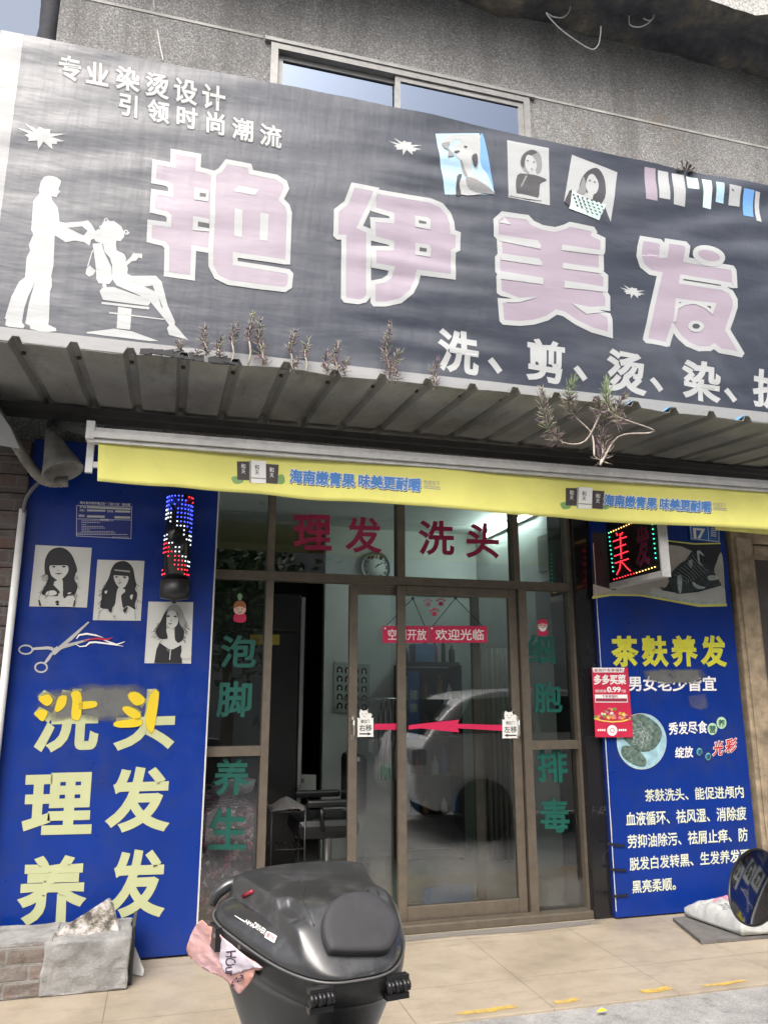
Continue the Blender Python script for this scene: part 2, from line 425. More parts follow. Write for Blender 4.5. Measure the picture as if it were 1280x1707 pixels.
def m_floral():
    m, t, b, pos = base('floral_cloth')
    v = N(t, 'ShaderNodeTexVoronoi'); v.inputs['Scale'].default_value = 34; t.links.new(pos, v.inputs['Vector'])
    sp = N(t, 'ShaderNodeSeparateColor'); t.links.new(v.outputs['Color'], sp.inputs[0])
    c = ramp(t, sp.outputs[1], [(0, (.03, .025, .04)), (.4, (.16, .11, .15)), (.62, (.42, .3, .38)), (.8, (.5, .08, .2)), (1, (.75, .68, .7))])
    c = mix(t, ramp(t, noi(t, pos, 60, 3), [(.45, 0), (.6, .8)]), c, (.04, .035, .045))
    t.links.new(c, b.inputs['Base Color']); b.inputs['Roughness'].default_value = .9; MATS['floral'] = m
def m_slab():
    m, t, b, pos = base('mottled_slab')
    f = noi(t, pos, 11, 9, .75)
    c = ramp(t, f, [(.40, (.05, .045, .04)), (.48, (.2, .18, .15)), (.54, (.36, .35, .34)), (.7, (.52, .515, .51))])
    t.links.new(c, b.inputs['Base Color']); b.inputs['Roughness'].default_value = .85
    bump(t, b, f, .4, .01); MATS['slab'] = m
def m_spray(name, col, lo, hi, amax, scale):
    m = bpy.data.materials.new(name); m.use_nodes = True; t = m.node_tree; b = t.nodes['Principled BSDF']
    g = N(t, 'ShaderNodeNewGeometry').outputs['Position']
    va = N(t, 'ShaderNodeAttribute'); va.attribute_name = 'edge'
    f = math_(t, 'ADD', math_(t, 'MULTIPLY', noi(t, g, scale, 8, .7), 1.1), math_(t, 'SUBTRACT', va.outputs['Fac'], .8))
    t.links.new(ramp(t, f, [(lo, 0), (hi, amax)]), b.inputs['Alpha'])
    b.inputs['Base Color'].default_value = (*col, 1); b.inputs['Roughness'].default_value = .7; MATS[name] = m
def m_eave():
    m, t, b, pos = base('eave_concrete')
    c = ramp(t, noi(t, pos, 2.6, 10, .72), [(.33, (.03, .033, .04)), (.5, (.085, .09, .1)), (.6, (.16, .145, .12)), (.72, (.32, .29, .24))])
    c = mix(t, ramp(t, noi(t, pos, 6, 8, .7), [(.6, 0), (.72, .6)]), c, (.1, .12, .05))
    t.links.new(c, b.inputs['Base Color']); b.inputs['Roughness'].default_value = .95
    bump(t, b, noi(t, pos, 7, 10, .7), .9, .06); MATS['eave'] = m
for fn in (m_wall, m_tile, m_street, m_sheet, m_marble, m_floral, m_slab, m_eave): fn()
m_vinyl('banner_dark', (.028, .036, .056), .1, .34, .12); m_vinyl('banner_white', (.39, .41, .42), .04, .38, .06); m_vinyl('banner_lilac', (.31, .262, .325), .06, .38, .08)
m_vinyl('banner_ink', (.03, .03, .035), .1, .4, .1); m_vinyl('banner_mid', (.2, .205, .21), .1, .4, .1); m_vinyl('banner_sky', (.36, .55, .72), .1, .42, .08); m_vinyl('banner_blue', (.12, .3, .62), .08, .42, .06); m_vinyl('banner_mint', (.55, .72, .7), .06, .42, .06)
m_panel('panel_blue', (.002, .026, .21)); m_panel('panel_navy', (.02, .04, .28))
m_brick('old_brick', (.165, .12, .1), (.14, .125, .115), (.2, .19, .178)); m_brick('grimy_brick', (.1, .055, .045), (.06, .045, .045), (.1, .095, .09))
m_spray('grey_spray', (.13, .135, .13), .1, .75, .85, 7); m_spray('yellow_spray', (.6, .45, .012), .1, .4, 1, 16); m_spray('road_yellow', (.62, .42, .07), .4, .85, .8, 22); m_spray('blue_film', (.03, .17, .42), .2, .7, .7, 6)
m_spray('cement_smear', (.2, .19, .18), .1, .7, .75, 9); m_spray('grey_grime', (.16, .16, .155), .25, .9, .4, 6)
glass('shop_glass', (.63, .68, .66), .12); glass('window_glass', (.05, .075, .12), .3, .02, (.5, .6, .78))
white = M('white_plastic', (.72, .73, .72), .45, var=.06, dirt=.3); bronze = M('bronze_aluminium', (.17, .145, .115), .42, .55, var=.12, vs=14, dirt=.35)
dark = M('dark_metal', (.05, .05, .05), .6, var=.2); steel = M('steel', (.5, .5, .5), .28, .9, var=.08); black = M('black_plastic', (.017, .018, .019), .36, var=.2, vs=9)
alu = M('window_aluminium', (.3, .3, .295), .45, .3, var=.12, vs=10, dirt=.5, dcol=(.14, .13, .12)); grey = M('grey_concrete', (.24, .24, .23), .9, var=.25, vs=4, bs=40, bstr=.4)
inwall = M('interior_paint', (.52, .55, .535), .7, var=.04); inwhite = M('interior_white', (.7, .74, .72), .6, var=.04)

# ------------------------------------------------------------------ ground
g = MB().mat(MATS['street']); g.add([(-150,-150,-.012),(150,-150,-.012),(150,150,-.012),(-150,150,-.012)], [(0,1,2,3)]); struct(g.build('street'))
g = MB().mat(MATS['tile']); g.bbox(-3.2, 9, -1.335, 3.4, -.3, 0, .004); pav = struct(g.build('tiled_pavement', origin=(0, 0, 0)))
def soft(mb_, pts, pl, off, n=3, grow=.0):
    """flat patch whose vertices carry 'edge' = 1 inside and 0 on the rim"""
    return (mb_, pts)
def spray(name, pts, pl, off, mat, inset, parent=None):
    c = Vector((sum(p[0] for p in pts)/len(pts), sum(p[1] for p in pts)/len(pts)))
    mb_ = MB().mat(mat); n = len(pts); rings = []
    for k in (1., 1-inset*.5, 1-inset):
        rings.append([c+(Vector(p)-c)*k for p in pts])
    for r in rings: mb_.v += [pl(q.x, q.y, off) for q in r]
    mb_.v.append(pl(c.x, c.y, off))
    for j in (0, 1):
        for i in range(n): mb_.f.append((j*n+i, (j+1)*n+i, (j+1)*n+(i+1) % n, j*n+(i+1) % n))
    for i in range(n): mb_.f.append((2*n+i, 3*n, 2*n+(i+1) % n))
    mb_.m = [0]*len(mb_.f); mb_.sm = [False]*len(mb_.f)
    o = mb_.build(name, parent)
    a = o.data.attributes.new('edge', 'FLOAT', 'POINT')
    for i in range(n): a.data[i].value = 0; a.data[n+i].value = .55; a.data[2*n+i].value = 1
    a.data[3*n].value = 1
    return o
def ground(Z): return lambda x, y, off: Vector((x, y, Z+off))
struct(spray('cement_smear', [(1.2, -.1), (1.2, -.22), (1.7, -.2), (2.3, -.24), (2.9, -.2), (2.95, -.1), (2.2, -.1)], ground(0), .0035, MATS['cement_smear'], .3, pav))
xs = [1.0, 1.5, 2.05, 2.6, 3.2, 4.2]
for i, (x0, x1, w) in enumerate(((1.30, 1.78, .05), (1.83, 2.06, .045), (2.28, 2.6, .06), (2.6, 3.05, .03), (3.1, 3.7, .045), (-.6, .35, .05))):
    pts = [(x0, -1.30), (x0+.02, -1.30+w), ((x0+x1)/2, -1.29+w*.8), (x1-.03, -1.29+w*1.2), (x1, -1.29), ((x0+x1)/2, -1.32)]
    struct(spray('painted_line', pts[::-1], ground(0), .004, MATS['road_yellow'], .5, pav))

# ------------------------------------------------------------------ the building: upper wall with its window and eave, shop room
bld = thing('shop_building', 'old grey pebble dash building with a sliding window above the hair salon', 'building', (1.5, 0, 0))
wz = 3.0; wl, wr, wt, wb = P(452, 76, -.05).x, P(880, 170, -.05).x, 6.27, 4.6
b = MB().mat(MATS['wall']); xl, xr, zt = P(98, 30, -.05).x, 8.5, 7.1
b.box(xl, wl, -.05, .25, 2.95, zt).box(wr, xr, -.05, .25, 2.95, zt).box(wl, wr, -.05, .25, wt, zt).box(wl, wr, -.05, .25, 2.95, wb)
b.box(xl, xl+.3, .25, 6, -.2, zt)
b.build('wall', bld)
j = MB().mat(M('cement_joint', (.42, .42, .4), .9, var=.3, vs=5))
for x0, x1, z in ((xl, wl-.06, 6.295), (wr+.06, xr, 6.295)): j.box(x0, x1, -.056, -.04, z, z+.022)
j.build('joint_strip', bld)
wf = MB().mat(alu); fw = .055
wf.box(wl, wr, -.075, .06, wt-fw, wt).box(wl, wl+fw, -.075, .06, wb, wt-fw).box(wr-fw, wr, -.075, .06, wb, wt-fw).box(wl+fw, wr-fw, -.075, .06, wb, wb+fw)
wf.box(wl-.05, wr+.05, -.085, -.05, wt, wt+.03)
win = wf.build('window', bld)
xm = P(668, 140, -.05).x
for (x0, x1, y) in ((wl+fw, xm+.02, -.02), (xm-.05, wr-fw, -.06)):
    s = MB().mat(alu); w = .045
    s.box(x0, x1, y, y+.03, wt-fw-w, wt-fw-.002).box(x0, x0+w, y, y+.03, wb+fw, wt-fw-w).box(x1-w, x1, y, y+.03, wb+fw, wt-fw-w)
    s.build('sash', win)
    MB().mat(MATS['window_glass']).box(x0+w, x1-w, y+.012, y+.018, wb+fw, wt-fw-w).build('pane', win)
MB().mat(M('blue_curtain', (.2, .32, .5), .8, var=.2)).box(wl+.1, wr-.4, .3, .33, wb-.3, wt).build('curtain', win)
# eave slab, ragged underside, gravelly front edge
e = MB().mat(MATS['eave']); nx = 90; rows = []
for i in range(nx+1):
    x = -1.0+i*9.5/nx; r_ = []
    for k, y in enumerate((0.0, -.12, -.3, -.48, -.6)):
        r_.append(Vector((x, y-.05+.05*noise.noise((x*2, y*3, 1)), 7.06+.07*noise.noise((x*2.3, y*5, 4))+.03*noise.noise((x*9, y*9, 2))+(0 if k else .02))))
    rows.append(r_)
o_ = e.smooth; e.smooth = True
e.add([q for r_ in rows for q in r_], [(i*5+k, i*5+k+1, (i+1)*5+k+1, (i+1)*5+k) for i in range(nx) for k in range(4)]); e.smooth = o_
fas = MB().mat(M('gravel_edge', (.55, .55, .53), .95, var=.5, vs=60, bs=70, bstr=.9, bd=.02)); fr = [r_[4] for r_ in rows]
fas.add(fr+[q+Vector((0, -.02, .22)) for q in fr]+[Vector((q.x, .25, 7.3)) for q in fr], [(i, i+1, nx+2+i, nx+1+i) for i in range(nx)]+[(nx+1+i, nx+2+i, 2*nx+3+i, 2*nx+2+i) for i in range(nx)])
ev = e.build('eave', bld); fas.build('gravel_edge', ev)
# floor above + room behind the glass
rm = MB().mat(inwall)
YB = 2.15; xL, xR = .12, 2.95
rm.box(P(540, 1100, YB).x, xR+.1, YB, YB+.1, 0, 3.0)
rm.box(xL-.4, P(540, 1100, YB).x, 3.2, 3.3, 0, 3.0)
rm.box(xR, xR+.1, .12, YB, 0, 3.0)
rm.box(xL-.12, xL, .12, 3.2, 0, 3.0)
rm.build('interior_wall', bld)
MB().mat(inwhite).box(xL-.4, xR+.1, .12, 3.3, 3.0, 3.1).build('ceiling', bld)
MB().mat(M('room_floor', (.3, .29, .27), .3, var=.15)).box(xL-.4, xR+.1, .06, 3.3, .001, .006).build('room_floor', bld)
rb = MB().mat(M('roof_cap', (.2, .2, .2), .9)).box(xl+.3, xr, .25, 6, 7.0, 7.1).box(xr-.2, xr, .25, 6, -.2, 7.0).box(xl+.3, xr-.2, 5.8, 6, -.2, 7); rb.build('roof', bld)
# piers beside the shop front
pr = MB().mat(MATS['marble']); xp0, xp1 = P(957, 1000, -.02).x, P(1010, 1000, -.1).x
pr.box(P(950, 1000, 0).x, xp1+.02, -.1, .3, 0, 2.95); pr.build('black_pier', bld)
for q0, q1 in ((-1.05, .2), (xp1+.02, 4.16)): MB().mat(grey).box(q0, q1, -.09, .3, 0, 2.95).build('pier', bld)
# neighbouring doorway
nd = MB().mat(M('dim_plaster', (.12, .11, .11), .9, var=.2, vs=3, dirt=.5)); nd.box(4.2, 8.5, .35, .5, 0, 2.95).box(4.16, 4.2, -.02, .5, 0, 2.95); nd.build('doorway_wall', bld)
df = thing('wooden_door_frame', 'worn pale wooden door frame with flaking paint right of the blue tea poster', 'door frame', (4.2, -.1, 0))
wood = M('worn_wood', (.27, .215, .145), .7, var=.45, vs=9, bs=30, bstr=.4, dirt=.7, dcol=(.12, .1, .08))
f = MB().mat(wood); xa, xb = P(1222, 1000, -.12).x, P(1258, 1000, -.12).x
f.bbox(xa, xb, -.16, .1, 0, 2.66, .008).bbox(xa+.03, xb-.03, -.175, -.161, 0, 2.6, .006).bbox(xb+.001, xb+.03, -.12, .1, 0, 2.5, .004); f.build('post', df)
f = MB().mat(wood); f.bbox(xb+.002, 6.5, -.16, .1, 2.56, 2.66, .008).bbox(xb+.03, 6.5, -.13, .1, 2.48, 2.55, .006); f.build('lintel', df)

# ------------------------------------------------------------------ aluminium shop front
sf = thing('glass_storefront', 'bronze aluminium shop front with sliding glass doors and lettering on glass', 'storefront', (1.5, 0, 0))
gl = MATS['shop_glass']
xA = P(350, 1000, 0).x-.02; xM = P(448, 1012, 0).x; xC = P(666, 900, 0).x; xF = P(866, 1000, 0).x; xG = P(950, 1000, 0).x
zT = 2.18; zR = 1.09
fr = MB().mat(bronze); t_ = .045
fr.box(xA, xG, -.04, .05, zT-.028, zT+.028)
fr.box(xM-.024, xM+.024, -.045, .055, .05, zT-.029).box(xM-.022, xM+.022, -.043, .05, zT+.029, 3)
fr.box(xC-.026, xC+.026, -.043, .05, zT+.029, 3)
fr.box(xF-.03, xF+.03, -.045, .055, .05, zT-.029).box(xF-.055, xF-.01, -.043, .05, zT+.029, 3)
fr.box(xG-.02, xG+.02, -.043, .05, .05, 3)
fr.box(xA, xM-.025, -.04, .04, zR-.028, zR+.028).box(xF+.031, xG-.021, -.04, .04, zR-.028, zR+.028)
fr.box(xA, xA+.03, -.043, .05, .05, 3)
fr.build('frame', sf)
sill = MB().mat(bronze); sill.bbox(xA, xG, -.09, .1, 0.001, .05, .006).box(xM, xF, -.06, -.045, .05, .062); sill.build('sill', sf)
def pane(x0, x1, z0, z1, y=.003, parent=None): MB().mat(gl).add([(x0, y, z0), (x1, y, z0), (x1, y, z1), (x0, y, z1)], [(0, 1, 2, 3)]).build('pane', parent or sf)
for x0, x1 in ((xA+.03, xM-.022), (xM+.022, xC-.026), (xC+.026, xF-.055), (xF-.01, xG-.02)): pane(x0, x1, zT+.028, 3.0)
for x0, x1 in ((xA+.03, xM-.024), (xF+.03, xG-.02)):
    pane(x0, x1, zR+.028, zT-.028); pane(x0, x1, .05, zR-.028)
hand = M('door_handle', (.55, .54, .5), .3, .9, var=.05)
for nm, x0, x1, y, hx in (('l', P(581, 1100, .06).x, P(799, 1100, .06).x, .06, P(588, 1213, .04)), ('r', P(661, 1100, 0).x, P(868, 1080, 0).x-.035, -.005, P(862, 1213, -.03))):
    d = MB().mat(bronze); w = .058
    z0, z1 = .055, zT-.03
    d.bbox(x0, x0+w, y-.02, y+.02, z0, z1, .003).bbox(x1-w, x1, y-.02, y+.02, z0, z1, .003).bbox(x0+w+.001, x1-w-.001, y-.019, y+.019, z0, z0+.085, .003).bbox(x0+w+.001, x1-w-.001, y-.019, y+.019, z1-.06, z1, .003)
    dd = d.build('sliding_door', sf)
    pane(x0+w, x1-w, z0+.08, z1-.05, y, dd)
    h = MB().mat(hand); z = hx.z; hy = y-.022
    h.tube([(hx.x, hy, z+.06), (hx.x, hy-.03, z+.045), (hx.x, hy-.033, z), (hx.x, hy-.03, z-.045), (hx.x, hy, z-.06)], .007, 8).box(hx.x-.011, hx.x+.011, hy-.002, hy+.004, z+.045, z+.075).box(hx.x-.011, hx.x+.011, hy-.002, hy+.004, z-.075, z-.045)
    h.build('handle', dd)
pg = plane(0.0)
mar = M('maroon_vinyl', (.3, .012, .06), .45, var=.08); grn = M('green_vinyl', (.002, .075, .058), .5, var=.1)
def bt(mb_, ch, x0, y0, x1, y1, pl, off, bold=B2, sh=0., sl=0.): return mb_.text(ch, (x0, y0), (x1, y0+sh), (x0+sl, y1), pl, off, bold, 'bbox')
for ch, a in (('理', (489, 857, 552.5, 916)), ('发', (575, 861, 636, 921)), ('洗', (697, 867, 756.6, 925)), ('头', (776, 871, 831, 930))): t1 = MB().mat(mar); bt(t1, ch, *a, pg, .006, B2, 2); t1.build('maroon_character', sf)
for ch, a in (('泡', (369, 1059, 429, 1113)), ('脚', (362.6, 1136, 421, 1196)), ('养', (358, 1264, 417, 1326)), ('生', (350, 1347, 413, 1416))): t1 = MB().mat(grn); bt(t1, ch, *a, pg, .006, B2, 0, -3); t1.build('green_character', sf)
for ch, a in (('细', (875, 1058, 922, 1107)), ('胞', (887, 1137, 934, 1189)), ('排', (892, 1246, 943, 1304)), ('毒', (898, 1331, 946, 1388))): t1 = MB().mat(grn); bt(t1, ch, *a, pg, .006, B2, 0, 3); t1.build('green_character', sf)
spray('torn_film', [(693, 1478), (740, 1466), (800, 1468), (801, 1505), (785, 1513), (758, 1526), (692, 1531)], pg, -.012, MATS['blue_film'], .35, sf)
spray('grime', [(892, 1462), (945, 1440), (985, 1462), (990, 1524), (900, 1530)], pg, .004, MATS['grey_grime'], .5, sf)
spray('grime', [(603, 1400), (652, 1400), (656, 1500), (606, 1505)], plane(.06), .004, MATS['grey_grime'], .6, sf)
spray('grime', [(680, 1390), (860, 1380), (875, 1500), (685, 1530)], pg, .012, MATS['grey_grime'], .6, sf)
# ------------------------------------------------------------------ banner
YBAN = -1.2
def sst(a, b, x): t = max(0., min(1., (x-a)/(b-a))); return t*t*(3-2*t)
def bdisp(x, z):
    r = sst(1.5, 3.6, x); lo = 1-sst(3.3, 4.1, z)
    d = .003*noise.noise((x*1.3, z*2.1, 3))
    q = z-.23*(x-2)
    d += (.006+.021*r)*(1-lo*.7)*noise.noise((x*.9, q*6.2, 7))
    d += .011*math.exp(-((x-1.35)/.5)**2)*noise.noise((x*1.8, z*10, 11))
    q2 = x+.55*z
    d += .022*lo*(.2+.8*r)*noise.noise((q2*5.5, z*1.3, 17))
    d += .014*sst(3.2, 4.2, x)*noise.noise(((x-z)*5, (x+z)*1.2, 23))
    return d
pb = lambda x, y, off: P(x, y, YBAN)+Vector((0, -off*.45, 0)); CUT = .0125
wv, wl_, wk, wm = MATS['banner_white'], MATS['banner_lilac'], MATS['banner_ink'], MATS['banner_mid']
ban = thing('shop_banner', 'large dark vinyl banner with lilac salon name across the front above the canopy', 'banner', (1.5, YBAN, 3.05))
bx0, bx1 = P(22, 200, YBAN).x, 4.7; bxx = P(0, 200, YBAN).x-.05
bz0 = 3.175
def btop(x): return 4.878+.012*math.sin(x*1.7)+.006*noise.noise((x*4, 0, 0))
c = MB().mat(MATS['banner_dark'])
def gridsheet(mb_, x0, x1, z0, ztop, mat):
    m_ = round((4.88-z0)/CUT); k0 = math.ceil(x0/CUT); k1 = math.floor(x1/CUT); X_ = [x0]+[k*CUT for k in range(k0, k1+1) if x0 < k*CUT < x1]+[x1]; n = len(X_)-1
    mb_.mat(mat); mb_.smooth = True
    vs = [Vector((X_[i], YBAN, z0 if k == 0 else ztop(X_[i]) if k == m_ else min((round(z0/CUT)+k)*CUT, ztop(X_[i])-.001*(m_-k)))) for i in range(n+1) for k in range(m_+1)]
    mb_.add(vs, [(i*(m_+1)+k, (i+1)*(m_+1)+k, (i+1)*(m_+1)+k+1, i*(m_+1)+k+1) for i in range(n) for k in range(m_)])
gridsheet(c, bx0, bx1, bz0, btop, MATS['banner_dark'])
c.build('printed_sheet', ban, disp=bdisp)
m_vinyl('banner_border', (.28, .29, .3), .08, .45, .15); hemm = MATS['banner_border']; hm = MB()
gridsheet(hm, bxx, bx0, bz0, btop, hemm); hm.smooth = False
hm.box(bxx, bx1, YBAN-.006, YBAN+.004, bz0-.07, bz0-.001)
hm.build('white_border', ban, disp=bdisp)
fr = MB().mat(steel)
fr.box(bxx, bx1, YBAN+.03, YBAN+.06, bz0, bz0+.03).box(bxx, bx1, YBAN+.03, YBAN+.06, 4.83, 4.86)
for k in range(6): x = bxx+.02+k*1.13; fr.box(x, x+.03, YBAN+.061, YBAN+.09, bz0, 4.86); fr.beam((x, YBAN+.09, 4.8), (x, -.05, 4.8), .03, .03); fr.beam((x, YBAN+.09, 3.3), (x, -.05, 3.3), .03, .03)
fr.build('steel_frame', ban)
bk = MB().mat(M('banner_back', (.1, .1, .1), .8)); bk.add([(bxx, YBAN+.025, bz0), (bx1, YBAN+.025, bz0), (bx1, YBAN+.025, 4.85), (bxx, YBAN+.025, 4.85)], [(0, 1, 2, 3)]); bk.build('backing_sheet', ban)

def bchar(s, ox, oy, parts, lab):
    mb_ = MB()
    for kind, pts in parts:
        q = T(s, ox, oy, pts)
        if kind == 'L': mb_.mat(wl_).flat(q, pb, .004); mb_.mat(wv).stroke(q, 8.2, pb, .0055, True)
        elif kind == 'L2': mb_.mat(wl_).flat(q, pb, .007); mb_.mat(wv).stroke(q, 8.2, pb, .0085, True)
        elif kind == 'W': mb_.mat(wv).flat(q, pb, .0095)
        elif kind == 'K': mb_.mat(wk).flat(q, pb, .011)
    mb_.build('character', ban, disp=bdisp, cut=CUT, label=lab)
bchar(4.923, 235, 230, [
 ('L', [(265,112),(475,150),(470,258),(600,290),(590,930),(435,905),(425,1150),(210,1120),(215,900),(190,870),(68,840),(75,695),(230,715),(235,650),(205,625),(95,600),(105,440),(245,465),(245,400),(215,375),(105,355),(115,200),(265,225)]),
 ('W', [(440,408),(560,430),(555,525),(435,508)]), ('K', [(485,452),(535,460),(533,487),(482,482)]), ('W', [(430,645),(560,668),(560,770),(425,758)]), ('K', [(470,690),(560,705),(560,742),(468,728)]),
 ('L2', [(600,295),(650,270),(705,200),(890,235),(905,285),(1110,325),(1180,370),(1195,420),(1150,510),(1200,560),(1218,620),(1205,1020),(1180,1020),(775,960),(775,1028),(1210,1098),(1230,1120),(1220,1220),(1180,1248),(720,1190),(620,1140),(575,1050),(575,900),(590,640),(590,480)]),
 ('W', [(755,440),(805,393),(970,430),(935,475)]), ('W', [(770,580),(835,595),(830,815),(765,805)]), ('W', [(980,615),(1048,630),(1040,850),(975,838)])], 'big lilac first character with white outline')
bchar(5.565, 545, 290, [
 ('L', [(440,165),(950,245),(1060,290),(1130,370),(1155,450),(1165,540),(1215,560),(1210,700),(1170,720),(1170,955),(850,915),(830,1000),(780,1100),(680,1180),(540,1210),(440,1210),(425,1190),(425,1010),(520,990),(580,950),(600,880),(435,850),(430,690),(600,690),(600,640),(430,600),(420,430),(600,440),(600,380),(430,330)]),
 ('L2', [(240,110),(455,150),(430,230),(300,500),(385,535),(385,1130),(350,1175),(290,1190),(170,1175),(152,1150),(155,590),(100,590),(80,570),(85,345),(180,270)]),
 ('W', [(815,385),(935,405),(960,430),(955,520),(815,495)]), ('K', [(850,430),(920,445),(917,468),(850,460)]), ('W', [(820,640),(940,658),(965,690),(960,770),(818,748)]), ('K', [(858,680),(925,692),(922,722),(858,715)])], 'big lilac second character with white outline')
bchar(5.818, 815, 340, [
 ('L', [(130,95),(370,130),(420,185),(520,230),(640,250),(730,225),(780,200),(1000,245),(1020,275),(1010,300),(1100,345),(1095,470),(1080,490),(1085,520),(1090,630),(1080,660),(1130,700),(1130,830),(1125,860),(1150,900),(1150,1015),(970,1015),(1155,1080),(1168,1120),(1172,1275),(1000,1225),(850,1150),(720,1065),(650,1050),(560,1110),(430,1150),(300,1160),(140,1150),(120,1130),(105,938),(300,935),(120,872),(95,855),(88,720),(100,680),(80,655),(78,525),(105,495),(98,330),(68,300),(65,155)]),
 ('W', [(100,300),(470,355),(500,400),(495,440),(105,360)]), ('W', [(110,480),(480,530),(515,570),(510,600),(115,545)]), ('W', [(110,655),(520,720),(520,785),(110,735)]), ('W', [(705,395),(1095,455),(1090,500),(700,450)]), ('W', [(715,570),(1090,625),(1095,675),(710,625)]), ('W', [(730,745),(1130,805),(1130,855),(725,815)]),
 ('W', [(470,905),(290,960),(170,960),(160,925),(300,915)]), ('W', [(800,965),(960,1000),(1130,1050),(940,1070)]), ('W', [(130,110),(215,205),(90,180),(140,150)])], 'big lilac third character with white outline')
ell = [(860+150*math.cos(k*math.pi/12)*.97-80*math.sin(k*math.pi/12)*.25, 302+80*math.sin(k*math.pi/12)*.97+150*math.cos(k*math.pi/12)*.25) for k in range(24)]
el2 = [(735+85*math.cos(k*math.pi/10), 1048+62*math.sin(k*math.pi/10)) for k in range(20)]; el3 = [(735+42*math.cos(k*math.pi/10), 1046+27*math.sin(k*math.pi/10)) for k in range(20)]
bchar(6.4, 1045, 380, [('L2', ell[::-1]),
 ('L', [(150,115),(340,150),(365,180),(355,300),(395,300),(415,145),(610,175),(635,205),(620,340),(720,360),(1110,430),(1130,460),(1140,620),(1120,620),(590,520),(580,570),(1010,640),(1100,690),(1140,770),(1140,850),(1110,950),(1065,1090),(1100,1150),(1215,1340),(1205,1355),(990,1310),(925,1260),(880,1290),(760,1295),(640,1240),(560,1160),(490,1060),(440,1235),(420,1240),(215,1205),(195,1180),(210,1100),(350,490),(250,470),(160,400),(118,300),(125,200)]),
 ('W', [(520,745),(590,760),(950,805),(905,930),(830,860),(720,810),(620,820),(545,860),(515,1000),(488,1010)]), ('K', [(555,790),(580,790),(555,805)]), ('K', [(840,830),(890,840),(880,865)]), ('K', [(600,542),(990,612),(985,618),(600,552)]), ('W', el2), ('K', el3)], 'big lilac fourth character with white outline')
tt = MB()
for s, cs, w in (('专业染烫设计', [(118,114),(163.5,124),(214,132),(263,143),(310,152.5),(357,163)], 40), ('引领时尚潮流', [(216,176),(265,186),(312,196),(360,206),(406,216.5),(452,227)], 37)):
    for ch, (cx, cy) in zip(s, cs):
        for mt, bd, of in ((wk, B3+.02, .004), (wv, B2, .0055)):
            tt.mat(mt).text(ch, (cx-w/2, cy-w/2-4), (cx+w/2, cy-w/2+4), (cx-w/2-1, cy+w/2-4), pb, of, bd)
tt.build('slogan', ban, disp=bdisp, cut=.04)
for ch, cx, cy, w in (('洗', 764, 586, 64), ('、', 845, 592, 60), ('剪', 910, 602, 62), ('、', 986, 606, 58), ('烫', 1044, 620, 62), ('、', 1114, 624, 56), ('染', 1169, 635, 58), ('、', 1234, 644, 54), ('护', 1284, 650, 56)):
    w *= 1.06; tt = MB().mat(wv); tt.text(ch, (cx-w/2, cy-w*.52-5), (cx+w/2, cy-w*.52+6), (cx-w/2-1, cy+w*.52-5), pb, .004, .034); tt.build('service_character', ban, disp=bdisp, cut=CUT)
for cx, cy, w in ((71, 228, 39), (676, 245, 26), (1055, 486, 20)):
    pts = []
    for k in range(22):
        a = 2*math.pi*k/22; r_ = 1 if k % 2 == 0 else .55; r_ *= (1+.25*math.sin(k*2.3))
        x, y = w*r_*math.cos(a), w*.47*r_*math.sin(a); pts.append((cx+x, cy+y+.2*x))
    MB().mat(wv).flat(pts, pb, .004).build('star', ban, disp=bdisp, cut=CUT)
# stylist, client and chair
fig = MB().mat(wv); F4 = lambda p: T(4, 0, 270, p)
for pts in ([(325,92),(355,95),(385,105),(410,125),(405,150),(392,180),(403,200),(388,215),(380,235),(345,228),(350,255),(385,300),(395,345),(400,400),(440,408),(555,398),(590,392),(615,420),(640,462),(660,445),(680,480),(650,500),(610,520),(600,560),(565,535),(500,525),(440,535),(385,500),(368,490),(365,560),(358,700),(345,760),(350,830),(335,870),(330,1050),(325,1085),(375,1110),(380,1130),(300,1138),(205,1115),(203,1095),(172,1080),(195,950),(235,800),(220,840),(190,900),(165,980),(150,1070),(168,1095),(160,1112),(60,1100),(38,1090),(45,1050),(35,1045),(80,900),(130,800),(170,770),(180,640),(205,590),(195,555),(225,480),(210,455),(218,360),(225,260),(265,210),(262,180),(275,130),(295,100)],
            [(690,400),(760,395),(810,430),(830,470),(830,500),(805,530),(780,525),(775,550),(780,590),(830,615),(845,650),(835,668),(870,640),(890,610),(950,615),(950,645),(925,640),(910,660),(880,665),(850,690),(855,715),(850,745),(880,760),(1040,760),(1080,800),(1120,960),(1170,1070),(1165,1085),(1255,1188),(1190,1170),(1130,1155),(1115,1110),(1130,1090),(1100,1050),(1010,940),(930,890),(780,825),(750,780),(750,690),(735,640),(700,600),(690,550),(640,530),(625,500),(660,470)],
            [(620,545),(680,540),(700,610),(745,700),(750,790),(730,815),(660,810),(645,780),(640,690)], [(665,860),(690,835),(760,835),(990,915),(1005,940),(990,960),(690,920)], [(680,932),(1000,968),(995,985),(680,947)], [(790,965),(880,980),(870,1120),(780,1110)],
            [(580,1135),(760,1112),(880,1130),(1060,1195),(1000,1195),(580,1143)], [(730,1000),(1100,1048),(1095,1055),(730,1010)], [(600,690),(640,725),(625,755),(595,765),(572,745),(578,710)], [(618,585),(624,590),(590,700),(583,696)], [(685,810),(712,812),(712,835),(685,832)]):
    fig.flat(F4(pts), pb, .004)
for cx, cy, r_ in ((712,390,18),(595,472,20),(660,520,14),(845,468,18),(678,436,14)):
    fig.stroke(F4([(cx+r_*(1-.05*k)*math.cos(k*.6), cy+r_*(1-.05*k)*math.sin(k*.6)) for k in range(14)]), 2., pb, .0045)
